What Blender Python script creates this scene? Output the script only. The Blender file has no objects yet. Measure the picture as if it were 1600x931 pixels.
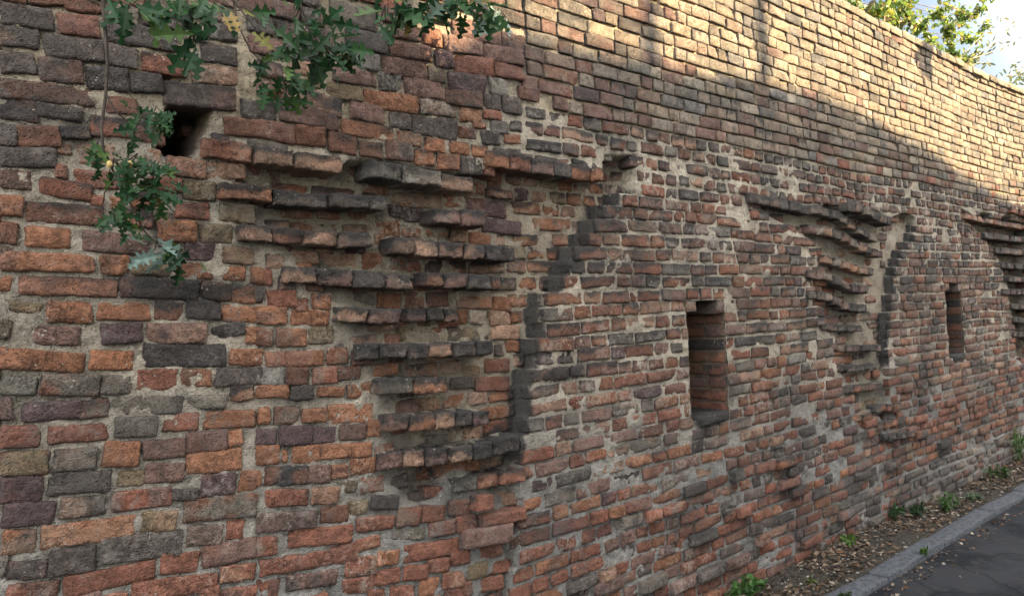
import bpy, math, random
import numpy as np
random.seed(7)
RNG = np.random.default_rng(11)
scene = bpy.context.scene
COL = scene.collection
# ------------------------------------------------------------------ camera
FPX, PSI, RHO, PITCH = 1170.0, math.radians(49.4), 0.045, math.radians(1.27)
CAM = np.array([0.0, -2.8, 1.87])
def _basis():
    R0 = np.array([math.sin(PSI), -math.cos(PSI), 0]); F0 = np.array([math.cos(PSI), math.sin(PSI), 0]); U0 = np.array([0, 0, 1.0])
    F = math.cos(PITCH)*F0 + math.sin(PITCH)*U0; U1 = -math.sin(PITCH)*F0 + math.cos(PITCH)*U0
    return math.cos(RHO)*R0 - math.sin(RHO)*U1, math.sin(RHO)*R0 + math.cos(RHO)*U1, F
CX, CY, CF = _basis()
cam_data = bpy.data.cameras.new("camera"); cam = bpy.data.objects.new("camera", cam_data); COL.objects.link(cam)
cam_data.sensor_fit = 'HORIZONTAL'; cam_data.sensor_width = 36.0; cam_data.lens = FPX/1600*36
cam_data.clip_start = 0.05; cam_data.clip_end = 2000
from mathutils import Matrix, Vector
cam.matrix_world = Matrix(((CX[0], CY[0], -CF[0], CAM[0]), (CX[1], CY[1], -CF[1], CAM[1]), (CX[2], CY[2], -CF[2], CAM[2]), (0, 0, 0, 1)))
scene.camera = cam
# ------------------------------------------------------------------ light
SUN = np.array([0.62, -0.60, 0.47]); SUN /= np.linalg.norm(SUN)
SUN_EL = math.asin(SUN[2]); SUN_AZ = math.atan2(SUN[0], SUN[1])
world = bpy.data.worlds.new("World"); scene.world = world; world.use_nodes = True
wn = world.node_tree.nodes; wl = world.node_tree.links
bg = wn["Background"]
sky = wn.new("ShaderNodeTexSky"); sky.sky_type = 'NISHITA'; sky.sun_disc = False
sky.sun_elevation = SUN_EL; sky.sun_rotation = SUN_AZ; sky.air_density = 1.0; sky.dust_density = 2.5; sky.ozone_density = 1.0
# thin high cloud, mixed over the blue
tc = wn.new("ShaderNodeTexCoord"); cn = wn.new("ShaderNodeTexNoise"); cn.inputs["Scale"].default_value = 2.6; cn.inputs["Detail"].default_value = 6
cr = wn.new("ShaderNodeValToRGB"); cr.color_ramp.elements[0].position = 0.36; cr.color_ramp.elements[1].position = 0.66
cr.color_ramp.elements[0].color = (0.30, 0.30, 0.30, 1); cr.color_ramp.elements[1].color = (0.9, 0.9, 0.9, 1)
mx = wn.new("ShaderNodeMix"); mx.data_type = 'RGBA'; mx.inputs["B"].default_value = (8.6, 8.7, 9.0, 1)
wl.new(tc.outputs["Generated"], cn.inputs["Vector"]); wl.new(cn.outputs["Fac"], cr.inputs["Fac"]); 
# unseen bright cloud bank added behind the camera to light the shaded wall
sv = wn.new("ShaderNodeVectorMath"); sv.operation = 'DOT_PRODUCT'; sv.inputs[1].default_value = (-0.25, -0.93, 0.25); wl.new(tc.outputs["Generated"], sv.inputs[0])
sm = wn.new("ShaderNodeMapRange"); sm.interpolation_type = 'SMOOTHSTEP'; sm.inputs["From Min"].default_value = -0.55; sm.inputs["From Max"].default_value = 0.15; sm.inputs["To Min"].default_value = 0.0; sm.inputs["To Max"].default_value = 1.0
wl.new(sv.outputs["Value"], sm.inputs["Value"]); fm = wn.new("ShaderNodeMath"); fm.operation = 'MULTIPLY'
wl.new(cr.outputs["Color"], fm.inputs[0]); wl.new(sm.outputs["Result"], fm.inputs[1]); wl.new(fm.outputs[0], mx.inputs["Factor"])
hz = wn.new("ShaderNodeMix"); hz.data_type = 'RGBA'; hz.inputs["B"].default_value = (0.27, 0.42, 0.72, 1)      # sky colour ahead of the camera dimmed to a set blue
hm = wn.new("ShaderNodeMapRange"); hm.inputs["From Min"].default_value = 0.35; hm.inputs["From Max"].default_value = 0.78; hm.inputs["To Min"].default_value = 0.0; hm.inputs["To Max"].default_value = 0.985
hv = wn.new("ShaderNodeVectorMath"); hv.operation = 'DOT_PRODUCT'; hv.inputs[1].default_value = (0.78, 0.58, 0.22); wl.new(tc.outputs["Generated"], hv.inputs[0])
wl.new(hv.outputs["Value"], hm.inputs["Value"]); wl.new(hm.outputs["Result"], hz.inputs["Factor"]); wl.new(sky.outputs["Color"], hz.inputs["A"]); wl.new(hz.outputs["Result"], mx.inputs["A"]); wl.new(mx.outputs["Result"], bg.inputs["Color"])
bg.inputs["Strength"].default_value = 0.11
sd = bpy.data.lights.new("sun", 'SUN'); sd.energy = 2.85; sd.angle = math.radians(0.42); sd.color = (1.0, 0.79, 0.50)
so = bpy.data.objects.new("sun", sd); COL.objects.link(so)
so.rotation_euler = Vector((-SUN[0], -SUN[1], -SUN[2])).to_track_quat('-Z', 'Y').to_euler()
vs = scene.view_settings; vs.view_transform = 'Standard'; vs.look = 'None'; vs.gamma = 1; vs.use_curve_mapping = False
vs.exposure = 3.22
vs.use_white_balance = True; vs.white_balance_temperature = 6900; vs.white_balance_tint = 8
scene.cycles.max_bounces = 6; scene.cycles.use_denoising = True
try: scene.cycles.denoising_prefilter = 'ACCURATE'
except Exception: pass

# ------------------------------------------------------------------ helpers
def pick(w):
    t = random.random()*sum(p for _, p in w)
    for c, p in w:
        t -= p
        if t <= 0: return c
    return w[-1][0]
def wall_pt(x, y, d=0.0):
    """photo pixel -> (s, h) on the plane standing d in front of the wall face"""
    r = CF + (x-800)/FPX*CX - (y-465.5)/FPX*CY
    t = (-d - CAM[1])/r[1]; p = CAM + t*r
    return p[0], p[2]
def at_depth(x, y, yy):
    r = CF + (x-800)/FPX*CX - (y-465.5)/FPX*CY
    t = (yy - CAM[1])/r[1]; return CAM + t*r
def ground_pt(x, y, z=0.0):
    r = CF + (x-800)/FPX*CX - (y-465.5)/FPX*CY
    t = (z - CAM[2])/r[2]; return CAM + t*r
def to_px(s, y, h):
    v0, v1, v2 = s-CAM[0], y-CAM[1], h-CAM[2]
    w = v0*CF[0]+v1*CF[1]+v2*CF[2]
    return 800+FPX*(v0*CX[0]+v1*CX[1]+v2*CX[2])/w, 465.5-FPX*(v0*CY[0]+v1*CY[1]+v2*CY[2])/w
def bend(s):
    t = np.maximum(0, np.asarray(s, float)-8.7); t2 = np.minimum(t, 2.0)
    return -0.014*t2**2 - (t-t2)*0.056
def hash3(ix, iy, iz):
    n = (ix.astype(np.int64)*73856093) ^ (iy.astype(np.int64)*19349663) ^ (iz.astype(np.int64)*83492791)
    n = (n ^ (n >> 13)) * 1274126177; n &= 0x7fffffff; n = (n ^ (n >> 11))*668265263 & 0x7fffffff
    return ((n >> 7) & 0xffff)/65535.0
def vnoise(x, y, z=0.0):
    x, y, z = np.broadcast_arrays(np.asarray(x, float), np.asarray(y, float), np.asarray(z, float))
    fx, fy, fz = np.floor(x), np.floor(y), np.floor(z)
    ix, iy, iz = fx.astype(np.int64), fy.astype(np.int64), fz.astype(np.int64)
    u, v, w = x-fx, y-fy, z-fz
    u = u*u*(3-2*u); v = v*v*(3-2*v); w = w*w*(3-2*w)
    o = 0
    for a in (0, 1):
        for b in (0, 1):
            for c in (0, 1):
                o = o + hash3(ix+a, iy+b, iz+c)*(u if a else 1-u)*(v if b else 1-v)*(w if c else 1-w)
    return o
def fbm(x, y, z=0.0, o=3):
    r = 0; a = 0.5; t = 0
    for i in range(o):
        r = r + a*vnoise(x*2**i+i*17.3, y*2**i+i*5.1, np.asarray(z)*2**i+i*9.7); t += a; a *= 0.5
    return r/t
def sstep(a, b, x):
    t = np.clip((x-a)/(b-a), 0, 1); return t*t*(3-2*t)

class Acc:
    """collects quads with vertex attributes; becomes ONE mesh"""
    def __init__(self): self.v = []; self.f = []; self.m = []; self.c = []; self.a = []; self.n = 0
    def add(self, V, F, col, soot_shade, lime, mat):
        V = np.asarray(V, float).reshape(-1, 3); F = np.asarray(F, np.int64).reshape(-1, 4)
        self.v.append(V); self.f.append(F+self.n); self.m.append(np.full(len(F), mat, np.int32))
        self.c.append(np.broadcast_to(np.asarray(col, float), (len(V), 3)))
        self.a.append(np.stack([np.broadcast_to(soot_shade, len(V)), np.broadcast_to(lime, len(V))], 1)); self.n += len(V)
    def build(self, name, mats, parent=None, bent=True, smooth=True):
        V = np.concatenate(self.v); F = np.concatenate(self.f); M = np.concatenate(self.m); Cc = np.concatenate(self.c); A = np.concatenate(self.a)
        V = V.copy()
        if bent: V[:, 1] += bend(V[:, 0])
        me = bpy.data.meshes.new(name)
        me.vertices.add(len(V)); me.vertices.foreach_set("co", V.astype(np.float32).ravel())
        me.loops.add(len(F)*4); me.loops.foreach_set("vertex_index", F.astype(np.int32).ravel())
        me.polygons.add(len(F)); me.polygons.foreach_set("loop_start", np.arange(0, len(F)*4, 4, dtype=np.int32))
        for m in mats: me.materials.append(m)
        me.polygons.foreach_set("material_index", M)
        me.polygons.foreach_set("use_smooth", np.full(len(F), smooth, bool))
        ca = me.color_attributes.new("Col", 'FLOAT_COLOR', 'POINT')
        ca.data.foreach_set("color", np.concatenate([Cc, np.ones((len(V), 1))], 1).astype(np.float32).ravel())
        for k, nm in enumerate(("soot_shade", "lime")):
            at = me.attributes.new(nm, 'FLOAT', 'POINT'); at.data.foreach_set("value", A[:, k].astype(np.float32))
        me.update(calc_edges=True); me.validate()
        o = bpy.data.objects.new(name, me); COL.objects.link(o)
        if parent: o.parent = parent
        return o
def mesh_obj(name, V, F, mat, parent=None, smooth=False, colors=None):
    me = bpy.data.meshes.new(name); me.from_pydata([tuple(map(float, v)) for v in V], [], [tuple(map(int, f)) for f in F]); me.update()
    for m in (mat if isinstance(mat, (list, tuple)) else [mat]): me.materials.append(m)
    if smooth: me.polygons.foreach_set("use_smooth", np.ones(len(me.polygons), bool))
    if colors is not None:
        ca = me.color_attributes.new("Col", 'FLOAT_COLOR', 'POINT')
        ca.data.foreach_set("color", np.concatenate([np.asarray(colors, float), np.ones((len(V), 1))], 1).astype(np.float32).ravel())
    o = bpy.data.objects.new(name, me); COL.objects.link(o)
    if parent: o.parent = parent
    return o
def tag(o, label=None, cat=None, group=None, kind=None):
    if label: o["label"] = label
    if cat: o["category"] = cat
    if group: o["group"] = group
    if kind: o["kind"] = kind
    return o
def empty(name, loc, label, cat, group=None):
    o = bpy.data.objects.new(name, None); COL.objects.link(o); o.location = loc; o.empty_display_size = 0.2
    return tag(o, label, cat, group)
def reparent(o, p):
    o.parent = p; o.matrix_parent_inverse = Matrix.Translation(p.location).inverted()

# ------------------------------------------------------------------ materials
def new_mat(name):
    m = bpy.data.materials.new(name); m.use_nodes = True; nt = m.node_tree
    return m, nt, nt.nodes, nt.links, nt.nodes["Principled BSDF"]
def noise_node(nt, coord, scale, detail=4, rough=0.6):
    n = nt.nodes.new("ShaderNodeTexNoise"); n.inputs["Scale"].default_value = scale; n.inputs["Detail"].default_value = detail; n.inputs["Roughness"].default_value = rough
    nt.links.new(coord, n.inputs["Vector"]); return n.outputs["Fac"]
def maprange(nt, val, a, b, c, d, smooth=False):
    n = nt.nodes.new("ShaderNodeMapRange"); n.inputs["From Min"].default_value = a; n.inputs["From Max"].default_value = b; n.inputs["To Min"].default_value = c; n.inputs["To Max"].default_value = d
    if smooth: n.interpolation_type = 'SMOOTHSTEP'
    nt.links.new(val, n.inputs["Value"]); return n.outputs["Result"]
def mathn(nt, op, a, b):
    n = nt.nodes.new("ShaderNodeMath"); n.operation = op
    for i, q in enumerate((a, b)):
        if isinstance(q, (int, float)): n.inputs[i].default_value = q
        else: nt.links.new(q, n.inputs[i])
    return n.outputs[0]
def mixc(nt, fac, a, b, mode='MIX'):
    n = nt.nodes.new("ShaderNodeMix"); n.data_type = 'RGBA'; n.blend_type = mode
    if isinstance(fac, (int, float)): n.inputs["Factor"].default_value = fac
    else: nt.links.new(fac, n.inputs["Factor"])
    for k, q in (("A", a), ("B", b)):
        if isinstance(q, tuple): n.inputs[k].default_value = (*q, 1)
        else: nt.links.new(q, n.inputs[k])
    return n.outputs["Result"]
def attr(nt, name):
    n = nt.nodes.new("ShaderNodeAttribute"); n.attribute_name = name; return n
def masonry_mat(name, mortar):
    m, nt, N, L, P = new_mat(name)
    co = N.new("ShaderNodeTexCoord").outputs["Object"]
    big = noise_node(nt, co, 14 if not mortar else 9, 5); mid = noise_node(nt, co, 55, 5, 0.65); fine = noise_node(nt, co, 230, 3, 0.7); wide = noise_node(nt, co, 3.0, 4)
    c = attr(nt, "Col").outputs["Color"]
    k = mathn(nt, 'MULTIPLY', maprange(nt, big, .3, .7, .66, 1.34), maprange(nt, mid, .3, .7, .60, 1.38))
    k = mathn(nt, 'MULTIPLY', k, maprange(nt, fine, .3, .72, .68, 1.3))
    kc = N.new("ShaderNodeCombineColor"); [L.new(k, kc.inputs[i]) for i in range(3)]
    c = mixc(nt, 1.0, c, kc.outputs["Color"], 'MULTIPLY')
    rd = N.new("ShaderNodeTexNoise"); rd.inputs["Scale"].default_value = 17; rd.inputs["Detail"].default_value = 7; rd.inputs["Distortion"].default_value = 1.1; rd.inputs["Roughness"].default_value = .62; L.new(co, rd.inputs["Vector"])
    crk = maprange(nt, mathn(nt, 'ABSOLUTE', mathn(nt, 'SUBTRACT', rd.outputs["Fac"], .5), 0), .0, .022, 1, 0)
    crk = mathn(nt, 'MULTIPLY', crk, maprange(nt, wide, .45, .6, 0 if mortar else .25, .5 if mortar else .9))
    c = mixc(nt, mathn(nt, 'MULTIPLY', crk, .55), c, (.03, .026, .023))
    hue = noise_node(nt, co, 24, 3, .5); c = mixc(nt, maprange(nt, hue, .36, .64, 0, .30), c, mixc(nt, 1.0, c, (1.16, .97, .88) if not mortar else (1.05, 1.0, .9), 'MULTIPLY'))
    # lime bloom and pale grit
    li = attr(nt, "lime").outputs["Fac"]
    lf = mathn(nt, 'ADD', mathn(nt, 'SUBTRACT', li, 0.62), mathn(nt, 'MULTIPLY', mathn(nt, 'ADD', mathn(nt, 'SUBTRACT', mid, .5), mathn(nt, 'SUBTRACT', big, .5)), 1.5))
    dst = noise_node(nt, co, 2.3, 4, .6); lf = mathn(nt, 'ADD', lf, maprange(nt, dst, .40, .70, -.10, .26))
    c = mixc(nt, maprange(nt, lf, -.12, .45, 0, .85), c, (.36, .335, .29))
    # soot and crust, plus the shade painted into brick rims
    s = attr(nt, "soot_shade").outputs["Fac"]
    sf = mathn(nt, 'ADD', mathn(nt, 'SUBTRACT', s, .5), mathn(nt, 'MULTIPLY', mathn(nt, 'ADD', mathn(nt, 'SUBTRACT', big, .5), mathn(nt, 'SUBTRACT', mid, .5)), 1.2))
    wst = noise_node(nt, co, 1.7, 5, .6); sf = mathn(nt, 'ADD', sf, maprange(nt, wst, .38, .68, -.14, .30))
    sooty_shade = mixc(nt, fine, (.018, .0175, .018), (.060, .056, .053))
    c = mixc(nt, maprange(nt, sf, -.22, .26, 0, .95), c, sooty_shade)
    # lichen specks
    vo = N.new("ShaderNodeTexVoronoi"); vo.inputs["Scale"].default_value = 42; L.new(co, vo.inputs["Vector"])
    sp = mathn(nt, 'MULTIPLY', maprange(nt, vo.outputs["Distance"], .10, .20, 1, 0), maprange(nt, wide, .52, .60, 0, .75))
    c = mixc(nt, sp, c, (.40, .39, .34) if not mortar else (.42, .40, .35))
    L.new(c, P.inputs["Base Color"]); P.inputs["Roughness"].default_value = 0.93; P.inputs["Specular IOR Level"].default_value = 0.2
    hgt = mathn(nt, 'ADD', mathn(nt, 'MULTIPLY', mid, 1.0), mathn(nt, 'MULTIPLY', fine, .55))
    vp = N.new("ShaderNodeTexVoronoi"); vp.inputs["Scale"].default_value = 85; L.new(co, vp.inputs["Vector"])
    hgt = mathn(nt, 'SUBTRACT', hgt, mathn(nt, 'MULTIPLY', crk, .5))
    hgt = mathn(nt, 'ADD', hgt, mathn(nt, 'MULTIPLY', maprange(nt, vp.outputs["Distance"], .05, .35, -1, 0), .5))
    b = N.new("ShaderNodeBump"); b.inputs["Strength"].default_value = 1.0; b.inputs["Distance"].default_value = 0.020 if not mortar else .014
    L.new(hgt, b.inputs["Height"]); L.new(b.outputs["Normal"], P.inputs["Normal"])
    return m
BRICK = masonry_mat("old_brick", False); MORTAR = masonry_mat("lime_mortar", True)
def simple_mat(name, col, var=.25, scale=20, rough=.9, bump=.0, col2=None):
    m, nt, N, L, P = new_mat(name); co = N.new("ShaderNodeTexCoord").outputs["Object"]
    n1 = noise_node(nt, co, scale, 6); k = maprange(nt, n1, .3, .7, 1-var, 1+var)
    kc = N.new("ShaderNodeCombineColor"); [L.new(k, kc.inputs[i]) for i in range(3)]
    base = (*col,) if col2 is None else mixc(nt, maprange(nt, noise_node(nt, co, scale*.35, 5), .42, .6, 0, 1), tuple(col), tuple(col2))
    L.new(mixc(nt, 1.0, base, kc.outputs["Color"], 'MULTIPLY'), P.inputs["Base Color"]); P.inputs["Roughness"].default_value = rough; P.inputs["Specular IOR Level"].default_value = .18 if rough > .7 else .5
    if bump:
        b = N.new("ShaderNodeBump"); b.inputs["Distance"].default_value = bump; L.new(noise_node(nt, co, scale*2.5, 6), b.inputs["Height"]); L.new(b.outputs["Normal"], P.inputs["Normal"])
    return m
def leaf_mat(name, rough=.5, trans=.35):
    m, nt, N, L, P = new_mat(name); c = attr(nt, "Col").outputs["Color"]
    co = N.new("ShaderNodeTexCoord").outputs["Object"]; k = maprange(nt, noise_node(nt, co, 60, 4), .3, .7, .75, 1.25)
    kc = N.new("ShaderNodeCombineColor"); [L.new(k, kc.inputs[i]) for i in range(3)]
    c2 = mixc(nt, 1.0, c, kc.outputs["Color"], 'MULTIPLY'); L.new(c2, P.inputs["Base Color"]); P.inputs["Roughness"].default_value = rough; P.inputs["Specular IOR Level"].default_value = .22
    tr = N.new("ShaderNodeBsdfTranslucent"); L.new(c2, tr.inputs["Color"]); ms = N.new("ShaderNodeMixShader"); ms.inputs[0].default_value = trans
    L.new(P.outputs[0], ms.inputs[1]); L.new(tr.outputs[0], ms.inputs[2]); L.new(ms.outputs[0], N["Material Output"].inputs["Surface"])
    return m
LEAF = leaf_mat("leaf"); DRY = leaf_mat("dry_leaf", .8, .15)
BARK = simple_mat("bark", (.055, .043, .035), .4, 40, .9, .004)
# base colours of the bricks (linear)
PAL = dict(o=(.305, .138, .076), r=(.24, .098, .064), b=(.17, .082, .056), m=(.185, .112, .094), p=(.10, .066, .070), d=(.095, .083, .075), k=(.054, .051, .051),
           g=(.16, .148, .125), y=(.20, .155, .095), s=(.36, .225, .155), w=(.42, .37, .29), u=(.31, .255, .185), l=(.155, .153, .15), q=(.29, .215, .165), t=(.235, .205, .165))

# ------------------------------------------------------------------ shape of the wall face
def curve(pts, d=0.0):
    a = sorted(((h, s) for s, h in (wall_pt(x, y, d) for x, y in pts))); return np.array([p[0] for p in a]), np.array([p[1] for p in a])
L1 = curve([(338, 225), (345, 300), (370, 360), (440, 420), (523, 490), (556, 550), (587, 605), (595, 660), (592, 730), (596, 770)])
R1 = curve([(990, 245), (985, 300), (945, 335), (910, 372), (885, 420), (862, 468), (846, 515), (835, 567), (825, 615), (816, 667), (812, 720), (808, 790), (806, 931)])
L2 = curve([(1160, 300), (1168, 330), (1215, 352), (1250, 372), (1262, 430), (1272, 490), (1292, 540), (1300, 600), (1320, 650), (1335, 690)])
R2 = curve([(1440, 330), (1430, 353), (1417, 387), (1403, 410), (1397, 440), (1392, 470), (1390, 500), (1388, 540), (1390, 600), (1400, 660)])
L3 = curve([(1500, 325), (1506, 339), (1536, 368), (1554, 392), (1565, 416), (1572, 437), (1577, 479), (1582, 500), (1584, 540), (1590, 590)])
T1 = [wall_pt(*p) for p in ((330, 226), (420, 246), (535, 262), (545, 250), (600, 250), (660, 262), (745, 272), (775, 258), (850, 268), (940, 284), (945, 243), (992, 243))]
T1s = np.array([p[0] for p in T1]); T1h = np.array([p[1] for p in T1])
PIERS = [dict(L=L1, R=R1, top=None, bot=1.10, dep=.09, wl=.32), dict(L=L2, R=R2, top=2.60, bot=.86, dep=.062, wl=.5), dict(L=L3, R=(np.array([0, 5.]), np.array([10.45, 10.45])), top=2.72, bot=1.05, dep=.10, wl=.10)]
PITCHH = 0.0785
def course_of(h): return np.floor((h-.02)/PITCHH)
def edge_jit(j, k): return (hash3(np.asarray(j), np.full_like(np.asarray(j), k), np.full_like(np.asarray(j), 3))-.5)*.085
def edgeR(k, h):
    P = PIERS[k]; j = course_of(h).astype(int); hc = .02+(j+.5)*PITCHH
    return np.interp(hc, *P['R']) + edge_jit(j, k)*(1 if k < 2 else .3)
CAV = [wall_pt(*p) for p in ((262, 168), (285, 152), (312, 156), (334, 170), (328, 190), (314, 213), (305, 236), (290, 250), (262, 244), (246, 233), (256, 215), (262, 190))]
CAV2 = [wall_pt(*p) for p in ((252, 114), (272, 120), (262, 132), (254, 130))]
def poly_sd(poly, s, h):
    """signed distance, positive inside"""
    s = np.asarray(s, float); h = np.asarray(h, float); d = np.full(s.shape, 1e9); ins = np.zeros(s.shape, bool)
    for i in range(len(poly)):
        (x0, y0), (x1, y1) = poly[i], poly[(i+1) % len(poly)]
        ex, ey = x1-x0, y1-y0; t = np.clip(((s-x0)*ex+(h-y0)*ey)/(ex*ex+ey*ey+1e-12), 0, 1)
        d = np.minimum(d, np.hypot(s-x0-t*ex, h-y0-t*ey))
        with np.errstate(divide='ignore', invalid='ignore'):
            c = ((y0 > h) != (y1 > h)) & (s < (x1-x0)*(h-y0)/(y1-y0+1e-12)+x0)
        ins ^= c
    return np.where(ins, d, -d)
NICHES = [(3.800, 4.200, 1.16, 1.905), (7.962, 8.372, 1.25, 1.985)]
def in_niche(s, h, m=0.0):
    s = np.asarray(s); h = np.asarray(h); r = np.zeros(np.broadcast(s, h).shape, bool)
    for a, b, c, d in NICHES: r |= (s > a-m) & (s < b+m) & (h > c-m) & (h < d+m)
    return r
def h_upper(s): return 2.93 + 0.012*np.sin(np.asarray(s)*1.7) + .02*np.maximum(0, np.asarray(s)-8)
def relief(s, h):
    """how far the wall face stands out (+) or back (-) at (s, h)"""
    s = np.asarray(s, float); h = np.asarray(h, float); d = np.zeros(np.broadcast(s, h).shape)
    d = d + .018*(fbm(s*.9, h*1.1, 3.1, 2)-.5)*2
    d = d - .07*sstep(5.0, 4.3, s)*0
    for k, P in enumerate(PIERS):
        sl = np.interp(h, *P['L']); sr = edgeR(k, h)
        top = np.interp(s, T1s, T1h) if P['top'] is None else P['top'] + .03*np.sin(s*9)
        w = sstep(0, P['wl'], s-sl+.02)*np.where(s < sr, 1, 0)*sstep(-.005, .015, top-h)*sstep(-.05, .06, h-P['bot']-.06*np.sin(s*13+k))
        d = d - P['dep']*w
    sr = edgeR(0, h); d = d - .045*np.where(s < sr, np.exp(-((sr-s)/.16)**2), 0)*sstep(1.2, 1.05, h)*sstep(-.1, .3, h)
    sd = poly_sd(CAV, s, h); d = np.where(sd > -.004, d-.34*sstep(-.004, .02, sd), d)
    sd = poly_sd(CAV2, s, h); d = np.where(sd > -.004, d-.12*sstep(-.004, .012, sd), d)
    d = d + .07*sstep(6.6, 7.6, s)*sstep(.40, .05, h)          # rubble footing at the far end
    return d
# soot and crust: long stains with a shape of their own (photo pixel, radii, strength)
SOOT = [(330, 455, 110, 26, .9), (250, 440, 60, 18, .7), (375, 500, 40, 30, .6), (60, 180, 150, 60, .7), (40, 60, 200, 60, .5), (440, 165, 60, 18, .6), (90, 150, 90, 40, .5),
        (870, 585, 60, 14, .8), (950, 440, 70, 60, .45), (1000, 345, 90, 18, .55), (960, 345, 40, 30, .6), (1085, 340, 50, 10, .4), (1110, 655, 36, 14, 1.1), (1103, 675, 22, 16, .8),
        (1140, 480, 60, 30, .35), (1230, 600, 60, 60, .45), (1260, 500, 50, 60, .35), (1200, 440, 60, 40, .3), (1440, 480, 60, 90, .45), (1440, 600, 60, 24, .55), (1540, 460, 30, 60, .3),
        (795, 690, 26, 26, 1.1), (1180, 390, 26, 30, .5), (1060, 560, 40, 24, .3), (780, 230, 200, 30, .25), (610, 480, 40, 20, .2), (1330, 770, 30, 40, .5), (1400, 640, 40, 12, .3), (480, 40, 100, 40, .35)]
SOOTW = [(*wall_pt(x, y), rx, ry, k, x, y) for x, y, rx, ry, k in SOOT]
def soot_field(s, h):
    s = np.asarray(s, float); h = np.asarray(h, float); x, y = to_px(s, 0.0, h); o = np.zeros(s.shape)
    # stain radii are turned into metres on the wall once, so they stay with the wall
    for sc_, hc_, rs, rh, k in SOOT_M: o = np.maximum(o, k*np.exp(-(((s-sc_)/rs)**2+((h-hc_)/rh)**2)))
    for k in (0, 1):                                           # black crust along the broken arch edges
        hh = np.clip(h, PIERS[k]['R'][0][0], PIERS[k]['R'][0][-1]); sr = edgeR(k, hh); d = s-sr-.05*(fbm(s*7, h*9, 21.+k, 2)-.45)
        w = np.where(d < 0, np.exp(-(np.minimum(0, d+.02)/.03)**2), np.exp(-(d/.024)**2))*sstep(1.02 if k == 0 else 1.15, 1.2 if k == 0 else 1.3, h)*sstep(2.62, 2.5, h)
        o = np.maximum(o, (.72+.6*vnoise(s*13, h*17, 31.))*w)
    return o
SOOT_M = []
for x, y, rx, ry, k in SOOT:
    a = wall_pt(x, y); b = wall_pt(x+rx, y); c = wall_pt(x, y+ry); SOOT_M.append((a[0], a[1], abs(b[0]-a[0]), abs(c[1]-a[1]), k))

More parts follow.
